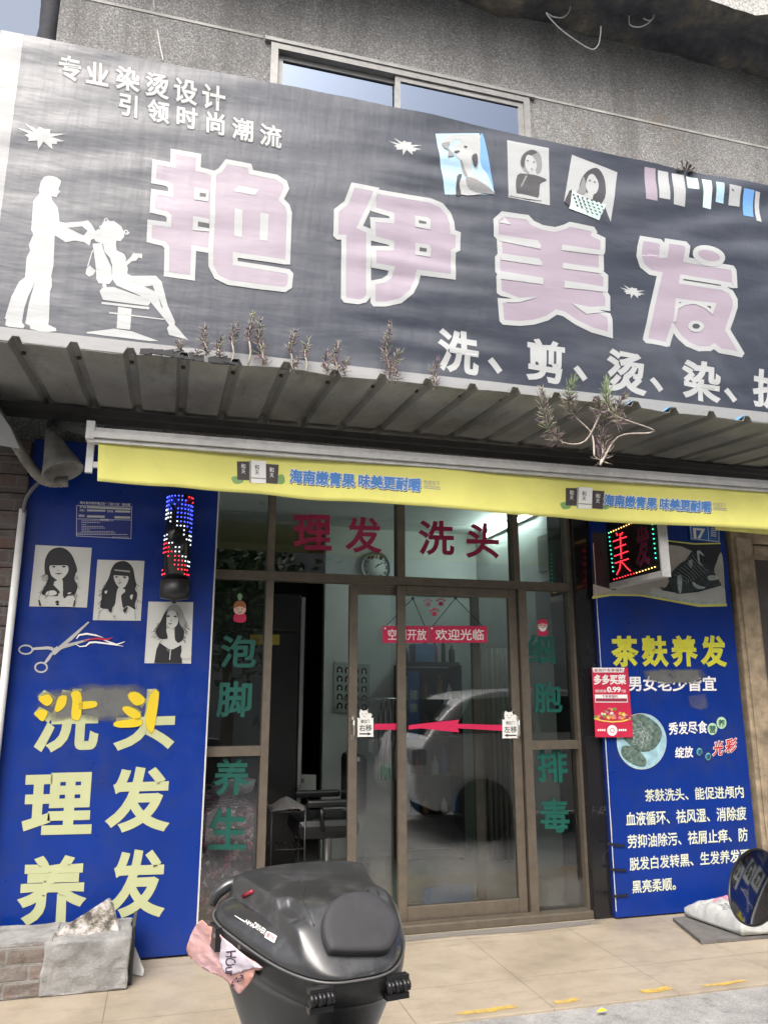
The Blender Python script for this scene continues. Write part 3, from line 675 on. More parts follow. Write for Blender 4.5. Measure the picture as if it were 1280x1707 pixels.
fig.mat(MATS['banner_dark']).flat(F4([(455,440),(550,430),(585,460),(560,490)]), pb, .0055).flat(F4([(965,832),(1020,825),(1035,865)]), pb, .0055).flat(F4([(1060,900),(1090,980),(1075,965)]), pb, .0055)
fig.build('stylist_silhouette', ban, disp=bdisp, cut=CUT)
# three portraits and the colour swatches printed at the right
FP = lambda p: T(4.129, 720, 210, p); bs_, bm_ = MATS['banner_sky'], MATS['banner_mint']
def prt(name, layers, lab):
    mb_ = MB()
    for k, (m_, pts, sm_) in enumerate(layers): mb_.mat(m_).flat(smooth(FP(pts), 3) if sm_ else FP(pts), pb, .0035+.0011*k)
    mb_.build(name, ban, disp=bdisp, cut=CUT, label=lab)
prt('portrait_print', [(bs_, [(25,50),(325,50),(430,472),(90,470)], 0), (MATS['banner_blue'], [(330,70),(360,90),(420,420),(380,330),(330,250)], 1), (wv, [(150,60),(310,65),(330,150),(320,260),(300,300),(280,200),(180,90),(120,130),(70,120),(100,80)], 1), (wm, [(140,180),(190,240),(215,330),(240,350),(245,260)], 1), (wv, [(170,130),(260,110),(285,180),(275,230),(230,245),(180,230),(150,190)], 1), (wv, [(205,240),(270,230),(280,330),(400,430),(330,470),(200,470),(190,380),(245,350)], 1), (wk, [(170,350),(205,335),(185,400),(200,470),(165,470)], 1), (wm, [(230,360),(300,370),(420,455),(400,470),(260,440)], 1), (wk, [(150,178),(180,170),(188,180),(160,192)], 1), (wk, [(215,140),(240,140),(232,152)], 1), (wm, [(62,120),(120,110),(110,150),(150,210),(105,220),(110,170),(80,150)], 0), (wk, [(270,215),(305,195),(310,260),(290,280)], 1)], 'tilted pale blue print of a woman with windblown white hair')
prt('portrait_print', [(wv, [(515,98),(800,155),(808,548),(525,490)], 0), (wm, [(680,165),(735,190),(755,260),(735,330),(650,330),(605,270),(620,200)], 1), (wk, [(680,168),(720,185),(690,200),(640,230),(630,290),(608,260),(625,200)], 1), (wv, [(650,205),(690,215),(718,270),(700,318),(660,318),(638,265)], 1), (wv, [(665,310),(710,312),(720,345),(665,345)], 0), (wk, [(585,340),(660,335),(720,345),(785,375),(740,400),(725,500),(640,505),(580,460)], 1), (wm, [(640,345),(655,345),(615,420),(605,420)], 0), (wv, [(530,480),(600,470),(740,505),(720,515)], 1), (wk, [(645,240),(662,238),(655,248)], 0), (wk, [(690,245),(705,250),(697,256)], 0), (wm, [(672,296),(695,300),(682,306)], 0)], 'print of a woman with a short dark bob and dark top')
prt('portrait_print', [(wv, [(960,200),(1275,318),(1228,660),(1180,540),(1150,650),(905,520)], 0), (wk, [(1100,293),(1150,300),(1190,380),(1185,500),(1130,560),(1095,520),(1060,460),(1010,430),(1040,340)], 1), (wm, [(1040,350),(1015,420),(990,470),(1050,470),(1055,400)], 1), (wv, [(1075,345),(1110,335),(1145,400),(1125,465),(1080,470),(1055,415)], 1), (wv, [(1065,460),(1110,460),(1095,520),(1065,500)], 0), (bm_, [(960,445),(1060,505),(1110,520),(1195,545),(1145,650),(1050,610),(940,570)], 0), (wk, [(940,450),(960,440),(945,560),(905,525)], 0), (wk, [(1072,375),(1090,372),(1085,384)], 0), (wk, [(1110,380),(1125,388),(1115,394)], 0)]
    + [(wk, [(960+i*30+j*9, 470+j*24+i*11), (973+i*30+j*9, 475+j*24+i*11), (976+i*30+j*9, 487+j*24+i*11), (962+i*30+j*9, 482+j*24+i*11)], 0) for i in range(7) for j in range(5) if not (i < 2 and j > 3)], 'print of a woman with wavy hair and checked shirt')
for m_, q in ((wl_, [(868,556),(905,562),(908,672),(870,665)]), (wv, [(913,566),(948,572),(950,668),(914,662)]), (wv, [(960,575),(1000,582),(1001,690),(963,682)]), (bm_, [(1008,586),(1045,594),(1045,635),(1008,630)]), (bm_, [(1058,597),(1088,603),(1090,696),(1062,690)]), (bs_, [(1103,607),(1130,612),(1131,678),(1104,673)]), (wv, [(1147,616),(1188,624),(1187,686),(1149,682)]), (MATS['banner_blue'], [(1197,628),(1234,634),(1233,722),(1199,716)]), (wv, [(1238,636),(1254,640),(1257,740),(1241,735)])):
    MB().mat(m_).flat(T(2, 640, 0, q), pb, .004).build('colour_swatch', ban, disp=bdisp, cut=.05)

# ------------------------------------------------------------------ corrugated canopy
can = thing('canopy', 'grimy corrugated metal canopy roof above the salon entrance', 'canopy', (1.6, -.6, 3.05))
YF, YR, ZF, ZR_ = -1.31, -.02, 3.062, 3.17; SP = .257; X0c = -.78-SP*3
prof = []; k = 0; x = X0c
while x < 6.3:
    prof += [(x-.034, 0), (x-.016, .036), (x+.016, .036), (x+.034, 0), (x+SP/3, .002), (x+SP*2/3, 0)]; x += SP
def cz(x, y):
    t = (y-YF)/(YR-YF); sag = .012*noise.noise((x*.9, y*1.2, 5))+.010*math.sin(x*1.1)
    front = (1-t)**2*(.014*noise.noise((x*3.1, 0, 9)))
    return ZF+(ZR_-ZF)*t+sag+front+(.03*(1-t)*sst(-.2, -1.2, x) if False else 0)
ny = 14; vs = []; ys = [YF+(YR-YF)*(q/ny) for q in range(ny+1)]
for y in ys:
    for (x, h) in prof:
        yy = y+(.02*noise.noise((x*2, 0, 31)) if y == ys[0] else 0)
        vs.append(Vector((x, yy, cz(x, y)+h)))
n = len(prof); cn = MB().mat(MATS['sheet'])
cn.add(vs, [(q*n+i, (q+1)*n+i, (q+1)*n+i+1, q*n+i+1) for q in range(ny) for i in range(n-1)])
cn.build('corrugated_sheet', can, solid=.003)
bl = MB().mat(dark); bl.box(-1.1, 6.2, -.3, -.25, 3.08, 3.12).box(-1.1, 6.2, -.255, -.25, 3.04, 3.08); bl.build('support_angle', can)
x = X0c+SP*2
for i in range(22):
    bo = MB().mat(M('rusty_bolt', (.06, .045, .035), .8)); xx = x+i*SP
    for y in (-1.1,): bo.lathe((xx, y, cz(xx, y)+.031), [(.0, -.012), (.011, -.011), (.011, 0), (.004, .004)], 8)
    bo.build('bolt', can)
# wind-bitten scraps of sealing felt along the lip, and blue tape
sc = MB().mat(M('black_felt', (.02, .02, .022), .9))
for a, b_ in ((.0, .25), (.33, .42)):
    for i in range(6):
        x = a+(b_-a)*i/5-.22
        sc.add([(x, YF-.01, cz(x, YF)-.01+.02*random.random()), (x+.06, YF-.012, cz(x, YF)-.005), (x+.06, YF+.04, cz(x, YF)+.05+.02*random.random()), (x, YF+.04, cz(x, YF)+.045)], [(0, 1, 2, 3)])
sc.build('felt_scrap', can, solid=.003)
M('blue_tape', (.1, .28, .55), .6)
for px in (1085, 1140, 1252):
    x = P(px, 695, YF).x; x = X0c+SP*round((x-X0c)/SP)
    sc = MB().mat(MATS['blue_tape']); sc.add([(x-.07, YF-.006, cz(x, YF)+.004), (x-.02, YF-.006, cz(x, YF)+.04), (x-.02, YF+.06, cz(x, YF)+.045), (x-.07, YF+.06, cz(x, YF)+.01)], [(0, 1, 2, 3)]); sc.build('tape', can, solid=.002)

# ------------------------------------------------------------------ yellow roller awnings
YA = -.87; pa = plane(YA)
ylw = M('awning_yellow', (.74, .72, .2), .75, var=.06, vs=3, dirt=.18, dcol=(.45, .42, .15))
def awning(lab, top, bot, y, tubeline, txt=True):
    a0 = P(*tubeline[0], y); a1 = P(*tubeline[1], y)
    r0 = thing('roller_awning', lab, 'awning', ((a0.x+a1.x)/2, y, min(a0.z, a1.z)-.3))
    al = M('awning_bar', (.62, .62, .61), .4, .2, var=.1, vs=12, dirt=.4, dcol=(.3, .3, .3))
    tb = MB().mat(al); u = Vector((0, 0, 1))
    for dz, w in ((0, .03), (.032, .022), (-.028, .018)): tb.beam(a0+u*dz+Vector((0, -.02*(dz == 0), 0)), a1+u*dz+Vector((0, -.02*(dz == 0), 0)), .05, w)
    tb.build('front_bar', r0)
    f = MB().mat(ylw); f.smooth = True; n = 90; cols = 9; vs = []
    def interp(L, t):
        x = L[0][0]+(L[-1][0]-L[0][0])*t
        for (xa_, ya_), (xb_, yb_) in zip(L, L[1:]):
            if xa_ <= x <= xb_+1e-6: return (x, ya_+(yb_-ya_)*(x-xa_)/(xb_-xa_))
        return L[-1]
    bot = smooth(bot, 4, False)
    for i in range(n+1):
        t = i/n; A = P(*interp(top, t), y); Bq = P(*interp(bot, t), y)
        for k in range(cols+1):
            s_ = k/cols; q = A.lerp(Bq, s_); vs.append(q+Vector((0, adisp(q.x, q.z), 0)))
    f.add(vs, [(i*(cols+1)+k, i*(cols+1)+k+1, (i+1)*(cols+1)+k+1, (i+1)*(cols+1)+k) for i in range(n) for k in range(cols)])
    f.build('fabric', r0, solid=.003); return r0
def adisp(x, z): return (2.95-z)*(.05*math.sin(x*3.1)+.05*noise.noise((x*2.4, z*1.5, 2)))
aw = awning('long yellow roller awning with white front bar and printed advert over the shop doors', [(165,739),(500,765),(900,795),(1330,825)], [(163,803),(240,809),(300,812),(362,818),(440,823),(520,832),(600,836),(680,843),(760,850),(850,857),(940,862),(1000,868),(1100,874),(1200,880),(1330,888)], YA, ((150,727),(1330,817)))
br = MB().mat(white); q = P(155, 722, YA)
br.box(q.x-.03, q.x+.012, YA-.04, YA+.05, q.z-.04, q.z+.055).box(q.x-.028, q.x+.008, YA+.051, YA+.08, q.z-.2, q.z+.04).box(q.x+.009, q.x+.05, YA+.055, YA+.075, q.z-.17, q.z-.14); dkb = MB().mat(dark).beam((q.x-.01, YA+.08, q.z+.02), P(84, 703, -.15), .03, .04); dkb.build('arm', aw); br.build('end_bracket', aw)
aw2 = awning('second yellow roller awning beginning at the right edge behind the long one', [(1190,812),(1262,816),(1340,822)], [(1190,884),(1262,889),(1340,895)], -.2, ((1190,806),(1340,818)))
blu = M('print_blue', (.07, .22, .55), .6, var=.1); shd = M('print_shadow', (.03, .04, .07), .6); wp = M('print_white', (.78, .79, .78), .6, var=.03); ink = M('print_ink', (.03, .03, .03), .6); gr_ = M('print_grey', (.35, .36, .3), .6); gleaf = M('print_leaf', (.2, .35, .12), .6); boxd = M('print_box', (.06, .05, .05), .6)
def advert(strs, small, prod, sc_):
    tm = MB()
    for s_, tl, tr, bl in strs:
        for m_, bd, dx, dy, of in ((shd, B2+.055, .8, 1.6, .002), (wp, B2+.055, 0, 0, .003), (blu, B3, 0, 0, .004)):
            tm.mat(m_).text(s_, (tl[0]+dx, tl[1]+dy), (tr[0]+dx, tr[1]+dy), (bl[0]+dx, bl[1]+dy), pa, of, bd)
    x0, y0, x1, y1, sl_ = small
    tm.mat(gr_).text('和成天下', (x0, y0), (x1, y0+sl_), (x0, y0+(y1-y0)*.5), pa, .003, B1)
    for k in (.62, .8): tm.stroke([(x0, y0+(y1-y0)*k), (x1, y0+(y1-y0)*k+sl_)], 1.5, pa, .003)
    tm.build('advert_lettering', aw, disp=adisp)
    pm = MB(); G = lambda p: T(3.368/sc_, prod[0], prod[1], p)
    pm.mat(gleaf).flat(smooth(G([(20,155),(50,145),(85,150),(85,180),(40,188)]), 3), pa, .002).flat(smooth(G([(285,140),(315,138),(320,180),(285,186)]), 3), pa, .002)
    pm.mat(boxd).flat(G([(52,62),(125,62),(122,168),(54,165)]), pa, .003).flat(G([(215,75),(287,80),(282,188),(217,183)]), pa, .003)
    pm.mat(wp).flat(G([(122,55),(215,60),(213,185),(122,182)]), pa, .004)
    pm.mat(gr_).flat(G([(122,150),(214,156),(213,163),(122,157)]), pa, .005).flat(G([(122,56),(132,57),(132,182),(122,182)]), pa, .005)
    for (cx, cy, m_) in ((88,95,wp),(248,115,wp),(165,100,ink)):
        pm.mat(m_); pm.text('和', G([(cx-14,cy-20)])[0], G([(cx+14,cy-18)])[0], G([(cx-14,cy+8)])[0], pa, .006, B1); pm.text('天', G([(cx-12,cy+10)])[0], G([(cx+12,cy+12)])[0], G([(cx-12,cy+36)])[0], pa, .006, B1)
    pm.build('product_print', aw, disp=adisp)
advert([('海南嫩青果', (484,781), (592,790.5), (483,803)), ('味美更耐嚼', (597,790.5), (700,799.5), (596,811.5))], (704,801,731,818,3), (380,750), 1)
advert([('海南嫩青果', (1008,823), (1095,830), (1007,841.5)), ('味美更耐嚼', (1099,830), (1182,837), (1098,848.5))], (1185,838,1207,853,2), (929,796), .93)

# ------------------------------------------------------------------ succulents rooted along the canopy lip
stem_m = M('plant_stem', (.36, .32, .28), .8, var=.25, vs=30); leaf_m = M('plant_leaf', (.24, .215, .205), .7, var=.5, vs=45); leaf_g = M('plant_leaf_green', (.15, .2, .1), .7, var=.4, vs=40); leaf_p = M('plant_leaf_purple', (.17, .12, .14), .7, var=.4, vs=40); leaf_t = M('plant_leaf_tan', (.3, .27, .2), .7, var=.4, vs=40)
def succulent(path, lab, leaf0, ll, group, gm=None):
    path = [Vector(p) for p in path]; root = thing('succulent_plant', lab, 'plant', path[0], group)
    pp = [Vector(q) for q in smooth([tuple(p) for p in path], 5, False)] if len(path) > 2 else [path[0].lerp(path[-1], i/8)+Vector((.008*math.sin(i), .008*math.cos(i*1.3), 0))*(i > 0) for i in range(9)]
    MB().mat(stem_m).tube(pp, [.006*(1-.6*i/len(pp)) for i in range(len(pp))], 6).build('stem', root)
    lv = MB(); L = [0]
    for a, b_ in zip(pp, pp[1:]): L.append(L[-1]+(b_-a).length)
    s_ = leaf0*L[-1]; k = 0
    while s_ < L[-1]:
        i = max(j for j in range(len(L)) if L[j] <= s_); i = min(i, len(pp)-2); t = (s_-L[i])/max(1e-6, L[i+1]-L[i]); p = pp[i].lerp(pp[i+1], t); d = (pp[i+1]-pp[i]).normalized()
        u = d.orthogonal().normalized(); v = d.cross(u); f_ = s_/L[-1]
        for q in range(6):
            an = k*.7+q*2*math.pi/6+random.uniform(-.3, .3); el = random.uniform(.2, .7)+.6*(f_ > .85)
            dr = (u*math.cos(an)+v*math.sin(an))*math.cos(el)+d*math.sin(el); ln = ll*random.uniform(.55, 1.35)*(1 if f_ < .9 else .7)
            if random.random() < .12: continue
            lv.mat(gm if (gm and f_ > .8) else random.choice((leaf_m, leaf_p, leaf_p, leaf_t, leaf_g if f_ > .6 else leaf_p))).tube([p, p+dr*ln*.6+Vector((0, 0, random.uniform(-.1, .12)*ln)), p+dr*ln+d*ln*random.uniform(-.1, .35)], [.0019, .0027, .0007], 4)
        s_ += random.uniform(.009, .017); k += 1
    lv.build('leaves', root)
GRP = 'succulents along the canopy edge'
spots = [(300,582,300,574,'tiny leafy tuft left of the first tall cluster'),(331,596,331,585,'smallest sprig between the tuft and the pale stems'),(343,592,341,546,'slim sprig with a bushy head at the left of the row'),(362,596,367,565,'short bushy rosette in the left cluster'),(386,604,392,540,'upright sprig with a pale bare stem beside the left cluster'),(414,608,420,524,'pale leggy stem, tallest of the left plants'),(437,610,432,532,'thick plume leaning beside the tall leggy stem'),(440,612,436,572,'stubby dark rosette in front of the thick plume'),(484,620,489,553,'leggy sprig with a round head, first of the middle group'),(490,620,493,600,'low tuft at the foot of the middle group'),(508,622,513,565,'bushy sprig with a pale stem in the middle group'),(543,624,545,586,'small spiky sprig right of the middle group'),(558,626,562,572,'upright spiky sprig right of the middle group'),(572,626,578,598,'low spiky sprig closing the middle group'),(645,638,647,543,'tallest plume standing alone before the banner'),(658,640,661,588,'short plume leaning on the tallest plume'),(722,650,727,600,'lone conical sprig near the first service character')]
for i, (xa_, ya_, xb_, yb_, lab) in enumerate(spots):
    a = P(xa_, ya_, YF+.03); b_ = P(xb_, yb_, YF+.03)
    succulent([a, b_], 'grey purple succulent, '+lab, .45 if 'bare' in lab or 'leggy' in lab or 'pale stem' in lab else .08, .04 if 'plume' in lab else .034, GRP)
YH = YF-.05
def hp(L): return [P(x, y, YH+.06*math.sin(i*1.3)*(i > 0)) for i, (x, y) in enumerate(L)]
for L, lab, l0, g_ in (([(1000,690),(975,735),(940,738),(915,715),(902,650)], 'looping over the canopy edge, leftmost of the hanging tangle', .5, None),
    ([(990,760),(985,722),(955,690),(948,655),(958,632)], 'arching up with a green tip in the hanging tangle', .55, leaf_g),
    ([(1000,775),(1004,750),(1003,700),(995,668)], 'plume hanging lowest under the canopy edge', .1, None),
    ([(1000,775),(1030,728),(1080,722),(1085,715),(1020,690),(1012,660),(1012,632)], 'long bare loop with a green tip at the right of the tangle', .66, leaf_g),
    ([(1020,700),(1032,705),(1030,680),(1040,660)], 'dense short plume at the right of the hanging tangle', .2, None)):
    succulent(hp(L), 'grey purple succulent '+lab, l0, .058, GRP, g_)
a = P(1141, 290, YBAN+.02); dc = thing('dry_plant', 'dark dead clump caught on the banner top edge', 'plant', a)
lv = MB().mat(M('dead_leaf', (.06, .05, .04), .9))
for i in range(60):
    d_ = Vector((random.gauss(0, 1), random.gauss(0, .6), abs(random.gauss(0, .6)))).normalized()*random.uniform(.03, .09); s_ = Vector((random.random(), random.random(), random.random()))*.02
    lv.add([a+d_*.1, a+d_+s_, a+d_*1.1-s_*.3], [(0, 1, 2)])
lv.build('leaves', dc)
# ------------------------------------------------------------------ blue advert board, left
YL = -.135; pl = plane(YL)
pw = M('poster_white', (.52, .53, .505), .5, var=.04); pk = M('poster_black', (.012, .012, .015), .5); pgm = M('poster_grey', (.3, .31, .3), .5); paleyl = M('pale_yellow_vinyl', (.43, .46, .26), .5, var=.05)
L = thing('advert_board', 'tall glossy blue board with pale yellow characters and three portrait prints', 'advert board', (-.3, YL, 0))
xr = P(350, 1130, YL).x; xl0 = -.86
zl = P(0, 1566, YL).z
b = MB().mat(MATS['panel_blue']); b.bbox(xl0, xr, YL, -.1, .012, 2.95, .003); b.build('board', L)
e = MB().mat(pw); e.box(xr-.006, xr+.003, YL-.003, -.1, .02, 2.94); e.build('edge_strip', L)
for ch, a in (('洗', (155,85,485,390)), ('头', (550,85,855,380)), ('理', (105,490,455,790)), ('发', (508,460,832,778)), ('养', (80,890,425,1230)), ('发', (515,860,808,1193))):
    (x0, y0), (x1, y1) = T(2.9075, 0, 1120, [(a[0], a[1]), (a[2], a[3])])
    c = MB().mat(paleyl); c.text(ch, (x0+6, y0+1), (x1+3, y0-2), (x0-1, y1+1), pl, .003, .036, 'bbox'); c.build('character', L)
G6 = lambda p: T(2.9075, 0, 1120, p)
spray('spray_smear', G6([(120,90),(300,60),(430,35),(560,40),(740,30),(790,80),(760,220),(640,260),(520,270),(350,240),(200,270),(130,230)]), pl, .0055, MATS['grey_spray'], .5, L)
for pts in ([(185,120),(240,100),(265,140),(235,170),(195,150)], [(165,200),(205,175),(240,195),(215,245),(180,225)], [(285,115),(330,110),(325,160),(290,195),(262,190)], [(340,90),(385,80),(405,120),(395,240),(345,240),(350,140)], [(385,145),(470,138),(475,170),(390,185)], [(610,110),(655,90),(710,125),(700,160),(650,165)], [(585,175),(620,160),(690,200),(680,240),(620,215)], [(730,85),(778,85),(755,260),(735,320),(700,250)], [(550,240),(690,222),(690,265),(560,272)]):
    spray('spray_stroke', smooth(G6(pts), 3), pl, .0085, MATS['yellow_spray'], .35, L)
def portrait(s, ox, oy, layers, lab, root=L, pl_=pl, nm='portrait_print', z0=.003):
    mb_ = MB()
    for k, (m_, pts, sm_) in enumerate(layers):
        q = T(s, ox, oy, pts); mb_.mat(m_).flat(smooth(q, 3) if sm_ else q, pl_, z0+.0006*k)
    hq = smooth(T(s, ox, oy, layers[1][1]), 6); rg = random.Random(len(lab)); n = len(hq)
    hx = sum(p[0] for p in hq)/n; hy = sum(p[1] for p in hq)/n; hh = max(p[1] for p in hq)-min(p[1] for p in hq)
    for k in range(70):
        p = hq[rg.randrange(n)]
        if p[1] < hy-.12*hh or abs(p[0]-hx) < .3*(max(q[0] for q in hq)-min(q[0] for q in hq)): continue
        dx, dy = p[0]-hx, .35*hh; L_ = math.hypot(dx, dy); ln = hh*rg.uniform(.05, .12); wv_ = rg.uniform(-.5, .5)
        q = [(p[0]-dx*.15, p[1]-dy*.25)]+[(p[0]+dx/L_*ln*t+math.sin(t*3+k)*ln*.18, p[1]+dy/L_*ln*t+wv_*ln*t) for t in (0, .35, .7, 1)]
        mb_.mat(pk).stroke(smooth(q, 2, False), .55, pl_, z0+.0006*len(layers))
    for k in range(34):
        p = hq[rg.randrange(n)]; t = rg.uniform(.12, .4); x0 = p[0]+(hx-p[0])*t; y0 = p[1]+(hy-p[1])*t
        q = [(x0+math.sin(j_*1.2+k)*hh*.012, y0-hh*.07+hh*.045*j_) for j_ in range(4)]
        mb_.mat(pgm if k % 2 else M('poster_hair', (.07, .07, .075), .5)).stroke(smooth(q, 2, False), .4, pl_, z0+.0006*len(layers)) if False else None
    return mb_.build(nm, root, label=lab)
portrait(6.095, 40, 895, [(pw, [(122,82),(693,112),(643,718),(58,706)], 0),
 (pk, [(350,108),(420,120),(480,170),(520,250),(545,340),(520,390),(520,450),(550,500),(520,580),(460,590),(430,640),(400,600),(395,500),(300,480),(370,560),(350,600),(270,600),(200,590),(185,560),(240,470),(250,400),(215,360),(220,230),(270,140)], 1),
 (pw, [(265,300),(300,285),(400,285),(452,300),(450,360),(400,420),(350,440),(290,400),(268,350)], 1), (pk, [(265,290),(450,290),(440,250),(350,262),(270,250)], 0), (pw, [(310,460),(390,430),(400,520),(385,600),(350,590),(380,545),(330,490)], 1),
 (pw, [(225,590),(245,555),(310,545),(340,575),(300,598)], 1), (pk, [(315,372),(400,368),(360,384)], 0), (pk, [(285,302),(305,297),(330,302),(310,316)], 0), (pk, [(385,302),(410,297),(435,302),(410,316)], 0), (pgm, [(350,330),(366,346),(346,348)], 0),
 (pw, [(165,595),(250,600),(400,640),(450,600),(525,610),(520,712),(160,706)], 0), (pk, [(150,640),(165,640),(185,700),(160,704)], 0), (pk, [(318,665),(345,645),(372,665),(350,672),(368,690),(348,700),(325,690),(340,680)], 0), (pk, [(500,715),(515,650),(528,640),(522,700)], 0),
 (pgm, [(222,662),(236,660),(230,674)], 0), (pgm, [(458,668),(470,670),(462,680)], 0), (pk, [(430,580),(470,555),(500,560),(480,590)], 1), (pw, [(445,578),(470,565),(488,570),(470,584)], 1)], 'black and white print of a smiling woman with a full fringe, uppermost left')
portrait(6.095, 40, 895, [(pw, [(750,232),(1228,245),(1188,852),(703,846)], 0),
 (pk, [(1000,245),(1060,260),(1110,320),(1130,420),(1145,490),(1130,540),(1155,600),(1130,680),(1135,740),(1060,700),(1010,720),(990,600),(1010,500),(960,520),(940,600),(930,680),(880,730),(780,720),(790,640),(800,540),(830,490),(870,400),(890,330),(930,270)], 1),
 (pw, [(915,395),(960,385),(1060,400),(1055,460),(1020,515),(970,515),(930,460)], 1), (pk, [(910,390),(1065,400),(1050,350),(920,345)], 0), (pgm, [(920,330),(1080,345),(1080,362),(925,345)], 0), (pw, [(960,540),(1020,530),(1030,560),(990,600),(1000,720),(930,720),(945,600)], 1),
 (pk, [(955,466),(1000,464),(975,476)], 0), (pk, [(925,408),(945,400),(962,408),(944,418)], 0), (pk, [(1005,410),(1025,404),(1046,414),(1024,422)], 0), (pgm, [(974,432),(986,448),(966,448)], 0), (pw, [(820,560),(850,545),(840,580)], 1), (pw, [(1080,600),(1110,590),(1095,640)], 1), (pk, [(860,740),(900,700),(890,770)], 1), (pk, [(1010,740),(1060,710),(1030,775)], 1), (pgm, [(905,800),(935,800),(925,838)], 0), (pgm, [(770,740),(778,740),(760,840),(752,838)], 0), (pgm, [(1125,740),(1132,740),(1142,840),(1132,840)], 0)], 'black and white print of a woman with long curls, middle of the three')
portrait(4, 20, 990, [(pw, [(912,52),(1210,55),(1195,465),(885,462)], 0),
 (pgm, [(1075,70),(1120,85),(1150,150),(1172,210),(1150,250),(1140,310),(1095,330),(1050,300),(985,300),(955,250),(985,200),(1010,140),(1035,95)], 1), (pk, [(1070,75),(1040,110),(1030,190),(1035,240),(1060,290),(990,300),(960,250),(990,200),(1015,135)], 1), (pk, [(1100,120),(1120,200),(1150,250),(1135,310),(1095,325),(1085,270)], 1),
 (pw, [(1040,125),(1085,115),(1110,165),(1100,210),(1065,230),(1035,200)], 1), (pw, [(1030,235),(1080,240),(1090,310),(1125,345),(1060,370),(990,330),(1040,300)], 1), (pk, [(985,325),(1050,370),(1075,370),(1130,340),(1135,462),(950,460),(965,370)], 0), (pw, [(1140,365),(1165,355),(1195,370),(1190,430),(1128,425)], 1),
 (pk, [(1030,147),(1044,142),(1058,150),(1042,157)], 0), (pk, [(1076,152),(1090,145),(1104,149),(1090,158)], 0), (pgm, [(1064,165),(1070,184),(1056,184)], 0), (pgm, [(1030,134),(1056,138),(1056,141),(1030,138)], 0), (pk, [(1043,197),(1070,197),(1056,206)], 0), (pw, [(1055,372),(1062,372),(1056,440),(1050,440)], 0), (pgm, [(1030,360),(1050,385),(1040,380)], 0)], 'print of a woman with wavy shoulder length hair and dark top, lowest of the three')
G7 = lambda p: T(4, 20, 990, p)
sil = M('scissor_silver', (.42, .43, .43), .4, .2); s_ = MB().mat(sil)
s_.stroke(G7([(95+45*math.cos(a*.42), 372+29*math.sin(a*.42)) for a in range(15)]), 2.6, pl, .003, True).stroke(G7([(197+40*math.cos(a*.42), 490+32*math.sin(a*.42)) for a in range(15)]), 2.8, pl, .003, True)
s_.stroke(G7([(135,378),(150,366),(240,360),(275,366)]), [3, 4, 5, 5], pl, .0034).stroke(G7([(222,462),(240,440),(270,395)]), [3, 5, 4.5], pl, .0034)
s_.flat(G7([(258,372),(320,346),(510,184),(519,190),(400,310),(335,362),(280,390)]), pl, .0038).flat(G7([(262,398),(300,350),(420,322),(520,298),(525,306),(430,338),(335,368),(288,408)]), pl, .0044)
s_.mat(wp := M('print_white', (.7, .7, .7))).stroke(G7([(432,300),(450,275),(500,266),(560,276),(612,292)]), [1, 2.6, 3.2, 2.6, .6], pl, .005).stroke(G7([(430,336),(455,352),(495,347),(520,325),(560,322),(640,332),(745,350)]), [1, 1.6, 2, 3, 3, 2.6, .6], pl, .005).stroke(G7([(600,300),(650,322),(700,338),(757,318)]), [1, 2.5, 2.5, .6], pl, .0055)
s_.mat(M('print_red', (.5, .02, .03), .5)).stroke(G7([(480,312),(560,298),(640,305),(674,290)]), [1, 2.6, 2.6, .5], pl, .006)
s_.mat(pk).disc(*G7([(312,350)])[0], 1.2, 1.2, pl, .005)
s_.build('scissors_print', L)
# duty notice
nb = M('notice_blue', (.02, .035, .2), .4)
ntc = thing('notice_plate', 'small dark blue notice sticker of tiny white text above the portraits', 'notice', P(174, 895, YL))
MB().mat(nb).add([pl(*q, .002) for q in [(131,834),(222,838),(219,898),(127,892)]], [(0, 3, 2, 1)]).build('plate', ntc)
t1 = MB().mat(wp); GN = lambda p: T(4.923, 100, 820, p)
q = GN([(170,78),(580,96),(168,100)]); t1.text('陵水县市容环境卫生“门前三包”责任牌', *q, pl, .003, B1)
for s_, a in (('商户地址', (165,115,220,134)), ('负责人', (165,142,210,160)), ('责任电话', (390,150,440,168)), ('监督电话', (155,185,205,205)), ('责任内容', (335,220,400,235))):
    q = GN([(a[0], a[1]), (a[2], a[1]+2), (a[0], a[3])]); t1.text(s_, *q, pl, .003, B1)
for y, xe in ((238, 440), (252, 330), (268, 220), (284, 360), (297, 375), (312, 250), (326, 440), (338, 460), (350, 560), (372, 570)):
    x0 = 430 if y == 372 else 180 if y < 330 else 140
    for k in range(x0, xe, 14): t1.stroke(GN([(k, y), (k+10, y+.4)]), .7, pl, .003)
t1.stroke(GN([(140,112),(592,122),(585,385),(138,362)]), .6, pl, .003, True).stroke(GN([(145,222),(590,232)]), .6, pl, .003)
t1.mat(pw)
for a in ((225,118,330,134,582), (225,145,375,160,0), (455,152,580,168,0), (225,193,370,210,0), (450,200,580,218,0)):
    t1.flat(GN([(a[0],a[1]),(a[2],a[1]+3),(a[2],a[3]+3),(a[0],a[3])]), pl, .0034)
    if a[4]: t1.flat(GN([(a[2],a[1]+5),(a[4],a[1]+14),(a[4],a[3]+14),(a[2],a[3]+5)]), pl, .0034)
t1.build('fine_print', ntc)
